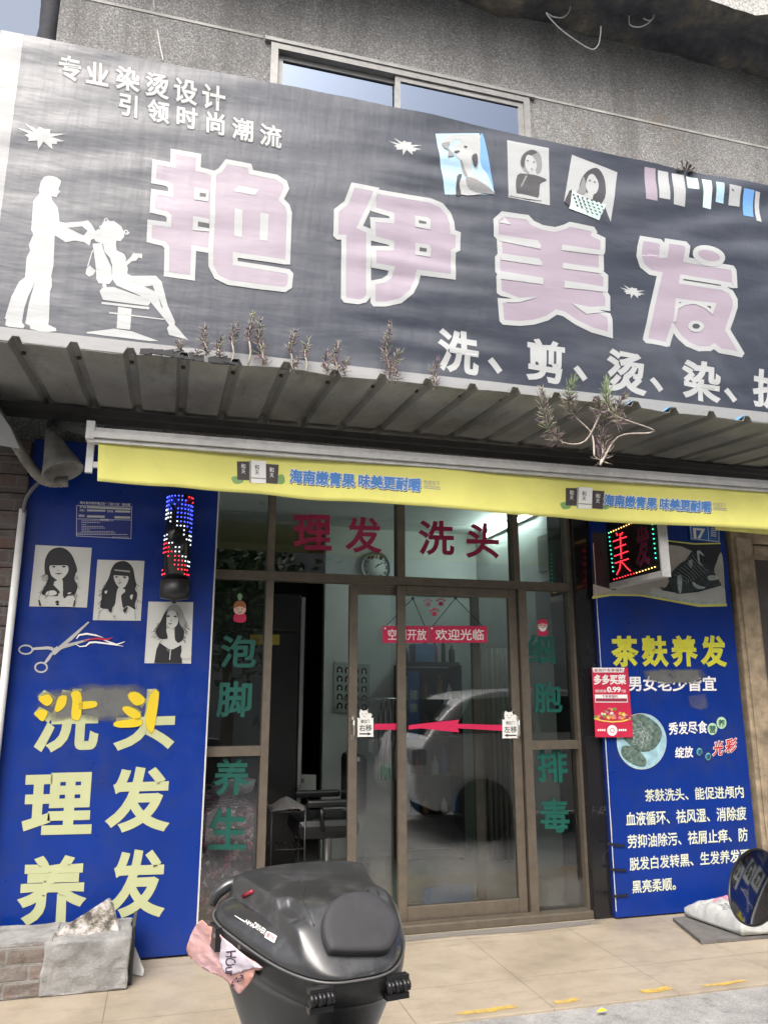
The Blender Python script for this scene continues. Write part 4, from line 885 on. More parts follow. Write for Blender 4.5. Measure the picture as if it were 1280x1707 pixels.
# led barber pole
pc = P(297, 900, -.235); pr_ = .078; zt_, zb_ = P(300, 829, -.22).z, P(297, 968, -.22).z
bp = thing('barber_pole', 'dark cylindrical barber pole with lit red, white and blue LED dots', 'barber pole', (pc.x, -.235, zb_-.12))
MB().mat(M('pole_tube', (.012, .012, .014), .12)).lathe((pc.x, -.235, zb_), [(pr_*.2, 0), (pr_, 0), (pr_, zt_-zb_), (pr_*.2, zt_-zb_)], 32).build('tube', bp)
MB().mat(black).lathe((pc.x, -.235, zb_-.12), [(.01, -.02), (.02, 0), (pr_+.006, .01), (pr_+.012, .03), (pr_+.012, .115), (pr_+.004, .12), (.02, .121)], 32).box(pc.x-.03, pc.x+.03, -.17, YL-.001, zb_-.1, zb_).build('end_cap', bp)
def led_mat(n, c, s): return M(n, tuple(.3*v for v in c), .3, var=0, emit=c, estr=s)
lb, lw, lr, lg, ly = led_mat('led_blue', (.05, .08, 1), 3.4), led_mat('led_white', (.8, .95, 1), 1.8), led_mat('led_red', (1, .03, .05), 2), led_mat('led_green', (.05, .9, .5), 2), led_mat('led_amber', (1, .55, .15), 2.5)
def led_proto(m_, r=.0048):
    me = MB().mat(m_); b_ = bmesh.new(); bmesh.ops.create_icosphere(b_, subdivisions=1, radius=r); me.smooth = True; me.bm(b_)
    d = bpy.data.meshes.new('led'); d.from_pydata(me.v, [], me.f); d.materials.append(m_); return d
LD = {k: led_proto(m_) for k, m_ in (('b', lb), ('w', lw), ('r', lr), ('g', lg), ('y', ly))}
def led(d, p, root):
    o = bpy.data.objects.new('led', LD[d]); COL.objects.link(o); o.parent = root; o.location = Vector(p)-ROOT[root]
zz = zt_-.012
while zz > zb_+.004:
    for k in range(-6, 5):
        an = R(-90)+k*R(16)+R(8); x = math.cos(an)*pr_; y = math.sin(an)*pr_
        xc = 1000+110*math.cos(an); s_ = (zt_-zz)/.00076+60-1.0*(xc-900)
        c = 'r' if s_ < -85 else 'b' if s_ < 175 else 'w' if s_ < 262 else None if s_ < 375 else 'w' if s_ < 445 else 'r' if s_ < 555 else None if s_ < 675 else 'r'
        if s_ < -60 and s_ > -85: c = None
        if c and random.random() > .1: led(c, (pc.x+x*1.01, -.235+y*1.01, zz), bp)
    zz -= .0265
# hose, pipe, lampshade, neighbour corner, brick pier
hose = M('old_hose', (.2, .19, .175), .85, var=.35, vs=14, dirt=.4)
h = MB().mat(hose); pts = smooth([tuple(P(x, y, d)) for x, y, d in ((-40, 640, -.4), (2, 697, -.36), (32, 748, -.32), (60, 788, -.27), (82, 803, -.25), (114, 803, -.24))], 9, False)
h.tube(pts, [.03+.003*(i % 2) for i in range(len(pts))], 12); tag(h.build('corrugated_hose'), 'dirty ribbed grey hose curving down under the left end of the canopy', 'hose')
h = MB().mat(M('grey_hose', (.13, .13, .14), .7)); h.tube(smooth([tuple(P(x, y, -.23)) for x, y in ((40, 852), (44, 832), (55, 815), (70, 800))], 5, False), .011, 8)
tag(h.build('cable_sleeve'), 'thin dark sleeve joining the ribbed hose to the white pipe', 'hose')
h = MB().mat(M('pvc_white', (.66, .67, .66), .4, var=.1, vs=5, dirt=.3)); a = P(39, 849, -.2)
h.tube([a, (a.x, -.2, .02)], .021, 14); tag(h.build('white_pipe'), 'white plastic pipe running down the left edge of the blue board', 'pipe')
ls = thing('lamp_shade', 'grey cone shaped old lamp shade hanging beside the awning end', 'lamp', P(100, 790, -.35))
ap = P(83, 716, -.3); bc = P(106, 787, -.36); ax = (bc-ap).normalized(); u = ax.orthogonal().normalized(); v = ax.cross(u); hh = (bc-ap).length
cm = MB().mat(M('shade_grey', (.23, .225, .21), .85, var=.3, vs=12)); cm.smooth = True
cm.loft([[ap+ax*hh*t+(u*math.cos(k*math.pi/10)+v*math.sin(k*math.pi/10))*(.02+.095*t)*(1+.06*noise.noise((k*.9, t*3, 3))) for k in range(20)] for t in (0, .2, .4, .6, .8, 1)], True, False); cm.build('shade', ls, solid=.004)
MB().mat(dark).tube([ap-ax*.02, ap-ax*.02+Vector((0, .1, .12))], .012, 8).build('arm', ls)
nb_ = thing('brick_pier', 'grimy narrow brick pier of the next building at the left edge', 'pier', (-1.15, -.1, 0))
p_ = MB().mat(MATS['grimy_brick']); x1 = P(37, 900, -.15).x
for k in range(26):
    z = .02+k*.112; p_.bbox(-2.2, x1-.012+.02*random.random(), -.19+.015*random.random(), .2, z, z+.108, .008)
p_.build('brickwork', nb_)
nw = MB().mat(grey); nw.box(-9, -2.21, -.15, .2, 0, 3.6); nw.build('rendered_wall', nb_)
nc = MB().mat(M('pale_sheet', (.4, .41, .42), .6, var=.1)); q = [P(x, y, -.62) for x, y in ((-60, 640), (-2, 683), (19, 714), (34, 748), (-2, 742), (-60, 735))]
nc.add(q+[v_+Vector((-.1, .35, .12)) for v_ in q], [(0, 1, 2, 3, 4, 5), (11, 10, 9, 8, 7, 6)]+[(i, i+6, (i+1) % 6+6, (i+1) % 6) for i in range(6)])
tag(nc.build('awning_corner'), 'pale grey corner of the neighbouring awning poking in at the left edge', 'awning')
# low brick step with broken slab
bw = MB().mat(MATS['old_brick']); bw.rbox(-1.9, -.42, -.55, -.22, .001, .236, 24, .012, 8)
bs2 = thing('low_brick_wall', 'low crumbling brick and cement block at the foot of the blue board', 'low wall', (-.7, -.4, 0)); bw.build('brickwork', bs2)
cmn = MB().mat(M('cement_render', (.25, .25, .245), .95, var=.3, vs=7, bs=35, bstr=.7, bd=.012, dirt=.5))
bm_c = bmesh.new(); bmesh.ops.create_grid(bm_c, x_segments=14, y_segments=8, size=.5); bm_c.free()
cmn.rbox(-.5, -.088, -.558, -.215, .001, .246, 16, .013, 7); cmn.build('cement_patch', bs2)
cmn2 = MB().mat(M('cement_render', (.25, .25, .245))); cmn2.rbox(-1.9, -.46, -.54, -.225, .232, .252, 20, .01, 9, .004); cmn2.build('mortar_bed', bs2)
rb2 = MB().mat(black); rb2.box(-.087, -.072, -.5, -.2, .001, .27); rb2.build('dark_edge', bs2)
def slabY(y): return -.545+(1584-y)/84*.24
sp_ = [(64,1584),(112,1541),(148,1519),(180,1498),(186,1508),(191,1530),(197,1545),(198,1556),(186,1572)]
fr_ = [P(x, y, slabY(y)) for x, y in sp_]; off_ = Vector((.01, .028, -.002)); n = len(fr_)
sl2 = MB().mat(MATS['slab']).add(fr_+[q+off_ for q in fr_], [tuple(range(n))]+[tuple(range(n, 2*n))[::-1]]+[(i, n+i, n+(i+1) % n, (i+1) % n) for i in range(n)])
tag(sl2.build('broken_slab'), 'mottled black and white broken slab leaning on the low brick wall', 'slab')
q = [P(218, 1563, -.3), P(224, 1575, -.31), P(241, 1616, -.38), P(239, 1627, -.4), P(221, 1624, -.36)]
sc_ = MB().mat(M('scrap_white', (.55, .55, .53), .7, var=.2, dirt=.4)).add(q, [(0, 1, 2, 3, 4)]); tag(sc_.build('sheet_scrap', solid=.004), 'torn whitish sheet scrap standing against the end of the low brick wall', 'scrap')

# ------------------------------------------------------------------ blue advert board, right
pr2 = plane(-.14)
Rb = thing('advert_board', 'tall blue board advertising tea seed hair care with a hair washing photograph', 'advert board', (3.5, -.14, 0))
xa0, xb0 = P(986, 880, -.14).x, P(1206, 880, -.14).x
b = MB().mat(MATS['panel_blue']); b.bbox(xa0, xb0, -.14, -.1, .01, 2.95, .003); b.build('board', Rb)
G8 = lambda p: T(4.923, 980, 860, p)
skin = M('photo_skin', (.42, .4, .36), .5, var=.1, vs=9); hairm = M('photo_hair', (.03, .045, .045), .5, var=.5, vs=30); foam = M('photo_foam', (.4, .47, .46), .5, var=.3, vs=40); yl2 = M('print_yellow', (.66, .66, .16), .5); basin = M('photo_basin', (.5, .52, .49), .5, var=.1, vs=6); phd = M('photo_dark', (.02, .022, .03), .5)
ph = MB()
for k, (m_, pts, sm_) in enumerate([(phd, [(28,130),(640,205),(860,232),(1078,230),(1128,740),(900,745),(640,700),(420,655),(180,655),(40,680)], 0),
  (skin, [(640,235),(760,250),(850,290),(870,340),(700,460),(640,580),(505,660),(300,648),(40,660),(38,560),(210,610),(480,520),(620,480)], 0), (skin, [(1085,300),(1050,380),(1030,460),(1075,560),(1118,690),(1105,400)], 1),
  (basin, [(508,600),(530,588),(620,615),(760,640),(900,625),(1080,575),(1118,600),(1128,735),(900,728),(640,692),(505,665)], 0), (foam, [(508,640),(700,672),(900,700),(1125,712),(1127,735),(900,728),(640,692),(506,665)], 0),
  (hairm, [(850,290),(900,360),(1000,420),(1060,520),(1085,572),(980,585),(880,612),(760,640),(705,625),(660,540),(660,490),(740,400),(800,360)], 1),
  (foam, [(730,490),(765,500),(760,620),(740,632),(728,560)], 1), (foam, [(850,540),(900,570),(960,590),(900,600),(860,575)], 1), (foam, [(975,495),(1040,490),(1060,520),(990,530)], 1), (foam, [(885,290),(905,300),(910,380),(940,410),(900,390)], 1), (foam, [(905,280),(945,325),(938,332),(900,300)], 0), (foam, [(820,370),(850,360),(840,430),(815,400)], 1), (hairm, [(575,590),(600,585),(650,605),(620,610)], 0)]):
    ph.mat(m_).flat(smooth(G8(pts), 3) if sm_ else G8(pts), pr2, .002+.0006*k)
for k in range(26):
    t = k/25; x0, y0 = 845-150*t, 320+170*t; ph.mat(foam if k % 3 == 0 else phd).stroke(G8([(x0, y0), (x0+40+60*t, y0+60), (x0+90+40*(1-t), y0+140-60*t)]), .5, pr2, .0105)
ph.mat(yl2).stroke(G8([(28,672),(180,650),(420,654),(640,692),(900,738),(1129,732)]), [4, 3, 2.5, 3, 4, 4], pr2, .011).stroke(G8([(640,206),(860,232),(1078,228)]), [1.5, 2.5, 2], pr2, .011)
ph.build('photo_print', Rb)
byl = M('bright_yellow', (.6, .6, .05), .5, var=.05)
for ch, a in (('茶', (1016,1060,1062,1112)), ('麸', (1066,1060,1111,1112)), ('养', (1115,1059,1160,1112)), ('发', (1164,1059,1208,1112))): tb = MB().mat(byl); tb.text(ch, (a[0], a[1]), (a[2], a[1]), (a[0]+3, a[3]), pr2, .004, B3, 'bbox'); tb.build('headline_character', Rb)
tb = MB().mat(wp)
tb.text('男女老少皆宜', (1045, 1127), (1193, 1127), (1046, 1152), pr2, .003, B2); tb.build('subtitle', Rb)
G9 = lambda p: T(3.765, 940, 800, p)
spray('scraped_patch', G9([(440,1190),(600,1175),(900,1180),(930,1240),(860,1290),(600,1290),(470,1260)]), pr2, .0055, MATS['grey_spray'], .4, Rb)
spray('scraped_patch', G9([(750,1340),(900,1320),(915,1440),(850,1460),(770,1430)]), pr2, .0055, MATS['grey_grime'], .4, Rb)
GA = lambda p: T(3.765, 940, 1180, p)
tb = MB().mat(wp)
tb.text('秀发尽食', *GA([(650,92),(892,80),(655,170)]), pr2, .003, B2); tb.text('绽放', *GA([(692,246),(805,240),(694,316)]), pr2, .003, B2)
tb.build('slogan', Rb)
tb = MB(); mint = M('print_mint', (.4, .6, .42), .5)
for (x, y), ch in zip(GA([(927,132),(984,94)]), '营养'): tb.mat(mint).disc(x, y, 8.2, 10, pr2, .003); tb.mat(grn).text(ch, (x-6, y-6), (x+6, y-6), (x-6, y+7), pr2, .005, B1)
tb.build('bubble', Rb)
tb = MB(); cy = M('print_cyan', (.1, .45, .7), .5)
for (x, y), ch in zip(GA([(845,275),(900,305)]), '健康'): tb.mat(ink).disc(x, y, 6.4, 8.2, pr2, .003); tb.mat(cy).disc(x, y, 4.6, 6.2, pr2, .004); tb.mat(ink).text(ch, (x-4, y-4), (x+4, y-4), (x-4, y+5), pr2, .006, B1)
tb.build('bubble', Rb)
tb = MB()
for m_, bd, of in ((wp, B2+.04, .003), (M('print_red', (.5, .02, .03)), B2, .0045)):
    tb.mat(m_); tb.text('光', *GA([(936,212),(1000,206),(928,300)]), pr2, of, bd); tb.text('彩', *GA([(1012,195),(1082,188),(1004,282)]), pr2, of, bd)
tb.build('lettering', Rb, label='red slanted characters with white outline')
cp = MB(); cx, cy_ = GA([(483,210)])[0]
cp.mat(M('photo_cyan', (.3, .5, .58), .5, var=.25, vs=20)).disc(cx, cy_, 41, 46.5, pr2, .002, 36)
cp.mat(M('photo_green', (.1, .15, .13), .5, var=.6, vs=45)).flat(smooth(GA([(420,45),(500,45),(590,110),(610,180),(560,260),(470,275),(390,215),(370,180),(365,120)]), 3), pr2, .003).flat(smooth(GA([(365,240),(440,250),(510,320),(500,370),(430,355),(360,300)]), 3), pr2, .003)
for k in range(40):
    a = random.random()*6.3; r_ = random.random()*.8; x, y = cx-4+24*r_*math.cos(a), cy_-15+26*r_*math.sin(a); d_ = random.random()*3
    cp.mat(foam).stroke([(x, y), (x+7*math.cos(d_), y+7*math.sin(d_)), (x+12*math.cos(d_+.6), y+12*math.sin(d_+.6))], .5, pr2, .004)
cp.mat(pw).stroke([(cx+41*math.cos(k*math.pi/18), cy_+46.5*math.sin(k*math.pi/18)) for k in range(36)], .8, pr2, .0045, True); cp.build('round_photo', Rb)
crm = M('cream_print', (.6, .64, .52), .5)
for s_, a in (('茶麸洗头、能促进颅内', [(500,512),(1124,486),(506,590)]), ('血液循环、祛风湿、消除疲', [(382,655),(1138,616),(386,742)]), ('劳抑油除污、祛屑止痒、防', [(392,797),(1148,750),(396,882)]), ('脱发白发转黑、生发养发更', [(405,940),(1160,882),(409,1022)]), ('黑亮柔顺。', [(420,1084),(735,1058),(424,1165)])):
    tb = MB().mat(crm); tb.text(s_, *GA(a), pr2, .003, .019); tb.build('paragraph_line', Rb)
for a in ([(298,855),(380,866)], [(320,1014),(388,1022)], [(330,1184),(402,1176)]):
    (x0, y0), (x1, y1) = GA(a); MB().mat(M('black_tape', (.01, .01, .01), .5)).stroke([(x0-8, y0-.5), (x1, y1)], 4, plane(-.15), .002).build('tape_strip', Rb)
ed = MB().mat(pw); zz = .05; pts = []
while zz < 2.5: pts.append((zz, .004+.012*max(0, noise.noise((zz*4, 0, 8)))*(1 if zz < 1.2 else .2))); zz += .04
ed.add([Vector((xa0-.002, -.143, z)) for z, w in pts]+[Vector((xa0+w, -.1435, z)) for z, w in pts], [(i, len(pts)+i, len(pts)+i+1, i+1) for i in range(len(pts)-1)]); ed.build('frayed_edge', Rb)
# house number
hn = thing('house_number_plate', 'small blue house number plate reading 17 under the yellow awning', 'number plate', P(1172, 905, -.15)); p17 = plane(-.152)
MB().mat(M('plate_blue', (.03, .14, .42), .35)).flat([(1147,866),(1198,872),(1199,905),(1150,900)], p17, 0).build('plate', hn)
t1 = MB().mat(wp); t1.text('17', (1154,880), (1174.5,881.5), (1155.5,898), p17, .002, B2, 'bbox'); t1.stroke([(1149,868),(1197,873),(1197.6,903),(1151.5,898)], .8, p17, .002, True).stroke([(1178,868),(1180.5,902)], .8, p17, .002)
for k in range(4): t1.stroke([(1153+k*6, 874), (1157.5+k*6, 874.6)], 2.4, p17, .002)
for k in range(6): t1.stroke([(1184, 878+k*3), (1193, 879+k*3)], 1.1, p17, .002)
t1.build('number', hn)
# red grocery poster
rp = thing('red_poster', 'red grocery poster priced 0.99 stuck over the left edge of the right blue board', 'poster', P(1020, 1229, -.16)); prp = plane(-.165)
red = M('poster_red', (.5, .018, .06), .5, var=.06)
MB().mat(red).flat([(985.7,1113),(1046,1113),(1054.7,1229),(991.8,1229)], prp, 0).build('sheet', rp)
GP = lambda p: T(12.19, 980, 1100, p)
t1 = MB().mat(wp); t1.flat(GP([(85,160),(735,160),(715,255),(105,255)]), prp, .001)
t1.text('多多买菜', *GP([(100,305),(755,300),(110,500)]), prp, .001, B3); t1.text('0.99', *GP([(375,545),(655,545),(380,662)]), prp, .001, B3, 'bbox'); t1.text('限时秒杀', *GP([(135,600),(365,600),(138,665)]), prp, .001, B1); t1.text('元起', *GP([(665,600),(760,600),(668,662)]), prp, .001, B1)
t1.flat(GP([(130,705),(790,705),(800,865),(140,865)]), prp, .001); t1.mat(M('poster_maroon', (.25, .02, .06))).flat(GP([(145,782),(780,782),(784,848),(150,848)]), prp, .002).text('新用户专享福利', *GP([(115,180),(705,175),(118,245)]), prp, .002, B1).text('下单享福利', *GP([(270,712),(600,712),(272,775)]), prp, .002, B1)
t1.mat(wp).disc(*GP([(485,1435)])[0], 8.4, 9, prp, .001); t1.mat(red).stroke([(1019.8+3.6*math.cos(k), 1217.7+3.8*math.sin(k)) for k in range(6)], 1., prp, .002, True)
for x0 in (190, 615):
    for k in range(4): t1.mat(wp).stroke(GP([(x0+k*42, 1425), (x0+30+k*42, 1428)]), 3.4, prp, .001)
t1.build('poster_print', rp)
fd = MB(); fc = [M('food_%s' % n_, c) for n_, c in (('pink', (.55, .2, .25)), ('green', (.12, .25, .05)), ('orange', (.7, .3, .05)), ('yellow', (.7, .6, .1)), ('cream', (.7, .6, .5)), ('wine', (.25, .02, .08)))]
fd.mat(fc[3]).stroke(GP([(120,1190),(300,1240),(500,1262),(700,1245),(865,1195)]), 2, prp, .001)
for k in range(46):
    x = random.uniform(150, 850); y = 1195-random.random()**1.3*220*math.sin(max(.15, (x-100)/770*math.pi)); fd.mat(random.choice(fc)).disc(*GP([(x, y)])[0], random.uniform(1.6, 3.6), random.uniform(1.6, 3.2), prp, .0012+.00003*k, 8)
fd.build('fruit_print', rp)
# led blade sign
XS = 3.035; psx = planeX(XS)
ya, yb = PX(1012, 930, XS).y, PX(1101, 920, XS).y; zlo, zhi = PX(1018, 974, XS).z, PX(1018, 974, XS).z+.52
ls2 = thing('led_sign', 'projecting black LED sign with glowing red dotted characters and coloured border', 'LED sign', (XS, ya, zlo))
s_ = MB().mat(M('sign_black', (.008, .008, .009), .25)); s_.box(XS, XS+.05, yb+.012, ya, zlo+.012, zhi-.012); s_.build('panel', ls2)
s_ = MB().mat(M('sign_frame', (.5, .5, .49), .4, .3, dirt=.3)); s_.box(XS-.006, XS+.058, yb-.004, yb+.01, zlo-.03, zhi).box(XS-.006, XS+.058, yb+.0105, ya, zlo-.03, zlo+.01).box(XS-.006, XS+.058, yb+.0105, ya, zhi-.01, zhi); s_.box(XS+.01, XS+.04, ya, -.14, zlo+.1, zlo+.14).box(XS+.01, XS+.04, ya, -.14, zhi-.16, zhi-.12); s_.build('sign_frame', ls2)
mt_ = MB().mat(M('unlit_red', (.12, .01, .04), .5)); mt_.text('发', *G8([(385,105),(505,60),(395,440)]), psx, .003, B3, 'bbox'); mt_.build('unlit_character', ls2)
def dots(pts, step, c):
    pts = [Vector(p) for p in pts]; acc = 0
    for a, b_ in zip(pts, pts[1:]):
        n_ = max(1, round((b_-a).length/step))
        for k in range(n_):
            q = a.lerp(b_, k/n_); led(c, PX(q.x, q.y, XS)+Vector((-.004, 0, 0)), ls2)
for pts in ([(210,210),(325,168)], [(225,265),(320,229)], [(220,330),(338,287)], [(225,388),(342,349)], [(265,150),(275,360)], [(235,145),(247,172)], [(283,138),(270,166)], [(270,370),(262,430),(232,492)], [(285,385),(320,425),(356,458)]): dots(G8(pts), 2.6, 'r')
for pts, st, c in (([(172,140),(212,490)], 7.4, 'g'), ([(215,521),(400,466)], 5, 'r'), ([(400,466),(575,412)], 5, 'y'), ([(525,30),(562,385)], 8.4, 'g'), ([(190,132),(400,42)], 4.6, 'y')): dots(G8(pts), st, c)
# ------------------------------------------------------------------ stickers on the glass
pgl = plane(-.008); stred = M('sticker_red', (.48, .012, .07), .5, var=.05); stw = M('sticker_white', (.74, .75, .73), .5, var=.03); stk = M('sticker_line', (.02, .02, .02), .5)
def sticker(lab, loc, nm='door_sticker', cat='sticker', grp=None): return thing(nm, lab, cat, loc, grp)
for lab, a, txt, nail in (('red board shaped welcome sticker at the left, about air conditioning', (637.8,1043.5,714.5,1071.4), '空调开放', (688,997.6)), ('red board shaped welcome sticker at the right of the pair', (715.6,1043.5,811.6,1071.4), '欢迎光临', (759,997))):
    pa_ = pgl if a[0] > 700 else plane(-.006)
    r_ = sticker(lab, P(a[0], a[3], -.01))
    MB().mat(stred).flat(rect(*a), pa_, .001).build('board_print', r_)
    t1 = MB().mat(stw); w = a[2]-a[0]; t1.text(txt, (a[0]+w*.1, a[1]+5), (a[2]-w*.05, a[1]+5), (a[0]+w*.1, a[3]-4), pa_, .002, B1); t1.disc(a[0]+4, a[1]+4, 1.6, 1.6, pa_, .002).build('lettering', r_)
    MB().mat(stk).stroke([(a[0]+4, a[1]+2), nail, (a[2]-6, a[1]+2)], 1.2, pa_, .0005).disc(nail[0], nail[1], 2.4, 2.4, pa_, .0012).build('cord_print', r_)
for (x, y), lab, m_ in (((713,1005), 'pale paw print sticker above the welcome stickers', M('sticker_pale', (.3, .1, .16), .5)), ((734.5,1004), 'dark maroon paw print sticker at the upper right of the trio', mar), ((724,1021), 'red paw print sticker lowest of the trio', stred)):
    s_ = MB().mat(m_); s_.disc(x, y+2.5, 4.2, 3.6, pgl, .0022)
    for k in range(4): s_.disc(x-6+4*k, y-3-(2.4 if k in (1, 2) else 0), 1.6, 2, pgl, .0022)
    tag(s_.build('paw_sticker'), lab, 'sticker', 'paw print stickers')
for lab, (x0, y0), txt, dr in (('white cat topped sticker with arrow pointing right, on the left door', (596,1197), '右移', 1), ('white cat topped sticker with arrow pointing left, on the right door', (837,1199.5), '左移', -1)):
    w, h = 26, 31; r_ = sticker(lab, P(x0, y0+h, -.05)); pc_ = plane(.035 if dr > 0 else -.03)
    s_ = MB().mat(stw); s_.flat(smooth([(x0+1, y0), (x0+w-1, y0), (x0+w, y0+2), (x0+w, y0+h-2), (x0+w-2, y0+h), (x0+2, y0+h), (x0, y0+h-2), (x0, y0+2)], 2), pc_, .001)
    s_.flat([(x0+4, y0+1), (x0+3, y0-8), (x0+5, y0-15), (x0+9, y0-12), (x0+15, y0-13), (x0+18, y0-16), (x0+20, y0-9), (x0+24, y0-6), (x0+22, y0+1)], pc_, .0012); s_.build('sticker_sheet', r_)
    t1 = MB().mat(stk); t1.text(txt, (x0+2.5, y0+11), (x0+24, y0+11), (x0+2.5, y0+22), pc_, .002, .014); t1.text('请拉门', (x0+5, y0+2.5), (x0+20, y0+2.5), (x0+5, y0+8.5), pc_, .002, B1)
    xx = (x0+3, x0+17) if dr > 0 else (x0+23, x0+9); t1.stroke([(xx[0], y0+26.3), (xx[1], y0+26.3)], 2.2, pc_, .002); t1.flat([(xx[1], y0+23.5), (xx[1]+6*dr, y0+26.3), (xx[1], y0+29.3)][::1], pc_, .002)
    t1.build('lettering', r_)
    t1 = MB().mat(stk); t1.disc(x0+8, y0-7, .9, .9, pc_, .002, 8).disc(x0+14.5, y0-7, .9, .9, pc_, .002, 8).stroke([(x0+9, y0-3.5), (x0+11, y0-2.6), (x0+13, y0-3.5)], .7, pc_, .002).flat([(x0+16, y0-13), (x0+18, y0-15.5), (x0+20, y0-9), (x0+18, y0-7)], pc_, .002); t1.build('cat_face', r_)
s_ = MB().mat(stred); s_.flat([(623,1206.5), (660,1206), (660,1216.5), (623,1216.5)], plane(.035), .001); tag(s_.build('red_tape'), 'short red tape band across the left sliding door', 'tape')
s_ = MB().mat(stred); s_.flat([(681,1209), (705,1206), (765,1199.5), (763,1206.5), (837,1208.5), (837,1218.5), (763,1214), (765,1221), (700,1214), (681,1216)], plane(-.027), .001); tag(s_.build('arrow_tape'), 'red arrow shaped tape across the right sliding door', 'tape')
for lab, x, y, s0, m_ in (('small lucky child sticker with closed eyes on the left pane', 400, 1016, 1.15, M('sticker_brown', (.3, .1, .03), .5)), ('small bearded lucky elder sticker on the right pane', 904, 1043, .9, stred)):
    r_ = sticker(lab, P(x, y+20, -.02)); s_ = MB(); sk = M('sticker_skin', (.62, .42, .33), .5)
    s_.mat(stred).flat(smooth([(x-9*s0, y+16*s0), (x-7*s0, y+6*s0), (x+7*s0, y+6*s0), (x+9*s0, y+16*s0), (x, y+19*s0)], 3), pgl, .001)
    s_.mat(sk).disc(x, y, 9*s0, 7.5*s0, pgl, .0016); s_.mat(m_).flat(smooth([(x-9*s0, y-2*s0), (x-7*s0, y-10*s0), (x, y-13*s0), (x+7*s0, y-10*s0), (x+9*s0, y-2*s0), (x, y-4.5*s0)], 3), pgl, .0022)
    if s0 < 1: s_.mat(stw).flat(smooth([(x-6, y+3), (x+6, y+3), (x+3, y+9), (x-3, y+9)], 3), pgl, .0024)
    else: s_.mat(M('sticker_leaf', (.2, .35, .2))).flat(smooth([(x-2, y-16), (x-4, y-23), (x, y-27), (x+4, y-23), (x+2, y-16)], 2), pgl, .001)
    s_.mat(stk).stroke([(x-5*s0, y), (x-3.4*s0, y-1.2*s0), (x-1.8*s0, y)], .8, pgl, .003).stroke([(x+1.8*s0, y), (x+3.4*s0, y-1.2*s0), (x+5*s0, y)], .8, pgl, .003).stroke([(x-3*s0, y+3*s0), (x, y+4.6*s0), (x+3*s0, y+3*s0)], .9, pgl, .003)
    s_.build('sticker_print', r_)

# ------------------------------------------------------------------ inside the salon
yb_ = YB-.005; c0 = P(625, 946, yb_)
ck = thing('wall_clock', 'round grey wall clock seen through the glass above the doors', 'clock', c0)
MB().mat(M('clock_rim', (.2, .22, .22), .3, .4)).tube([(c0.x+.142*math.cos(k*math.pi/20), yb_-.022, c0.z+.142*math.sin(k*math.pi/20)) for k in range(40)], .016, 10, closed=True).build('rim', ck)
MB().mat(M('clock_face', (.6, .64, .62), .5)).lathe((c0.x, yb_, c0.z), [(.14, .002), (.14, .022)], 40, 'y').build('face', ck)
nm = MB().mat(ink); W3 = lambda x, y, off: Vector((c0.x+x, yb_-.024-off, c0.z-y))
for h in range(1, 13):
    a = math.radians(h*30); x, y = .105*math.sin(a), -.105*math.cos(a); w = .013*len(str(h)); nm.text(str(h), (x-w, y-.017), (x+w, y-.017), (x-w, y+.017), W3, .001, .01, 'bbox')
nm.build('numerals', ck)
MB().mat(ink).stroke([(-.01, .006), (.07, -.045)], .008, W3, .003).stroke([(0, 0), (.03, -.03)], .01, W3, .004).build('hands', ck)
hp_ = thing('hairstyle_poster', 'grey poster showing rows of small haircuts on the salon back wall', 'poster', P(590, 1190, yb_)); pbk = plane(yb_)
MB().mat(M('poster_paper', (.33, .38, .35), .5)).flat([(557,1103), (617,1108), (615,1190), (556,1187)], pbk, .004).build('sheet', hp_)
hs = MB().mat(pk)
for i in range(4):
    for j_ in range(5):
        x, y = 566+i*13.5, 1117+j_*15+i*.8
        hs.mat(pk).flat(smooth([(x-4.5, y+5), (x-4.5, y-3), (x, y-6), (x+4.5, y-3), (x+4.5, y+5), (x+2, y+3), (x-2, y+3)], 2), pbk, .006); hs.mat(pw).disc(x, y, 2.3, 3, pbk, .008, 8)
hs.build('haircut_prints', hp_)
dk = M('cabinet_black', (.016, .016, .018), .35, var=.1); yc = 1.25
cb_ = thing('dark_cabinet', 'tall near black cabinet with a silver edge behind the open door', 'cabinet', (P(470, 1300, yc).x, yc, 0))
x0, x1 = xL+.02, P(497, 1200, yc).x
MB().mat(dk).bbox(x0, x1, yc, yc+.5, .01, 2.22, .006).build('carcass', cb_)
MB().mat(M('silver_trim', (.45, .45, .45), .3, .8, var=.05)).bbox(x1+.001, x1+.035, yc-.01, yc+.04, .35, 2.2, .004).build('edge_trim', cb_)
d_ = MB().mat(dk); zc = P(440, 1053, yc).z; d_.bbox(x0+.01, x1-.01, yc-.02, yc-.001, .1, zc-.015, .004).bbox(x0+.01, x1-.01, yc-.02, yc-.001, zc+.015, 2.2, .004); d_.build('cabinet_door', cb_)
yp = plane(yc-.026); s_ = MB().mat(M('plate_yellow', (.5, .36, .06), .5)).flat(rect(417, 1058, 466, 1075), yp, 0); tag(s_.build('yellow_door_plate', solid=.003), 'small yellow plate on the dark cabinet inside', 'plate')
dw = MB().mat(M('dark_room', (.03, .03, .032), .9)); dw.box(xL-.39, P(540, 1100, YB).x-.002, 3.1, 3.19, .01, 2.9).box(xL+.002, xL+.03, 1.8, 3.1, .01, 2.9); dw.build('doorway_shade', bld)  # near-black boards put the doorway's shade into colour over the pale walls
pn = plane(1.9); r_ = thing('paper_notice', 'white paper notice in the dark doorway behind the chair', 'notice', P(512, 1330, 1.9))
MB().mat(pw).flat([(488,1290), (527,1292), (527,1328), (488,1326)], pn, 0).build('sheet', r_, solid=.003)
t1 = MB().mat(grn); t1.text('理发', (492,1297), (508,1297.5), (492,1305), pn, .003, B1); t1.build('lettering', r_)
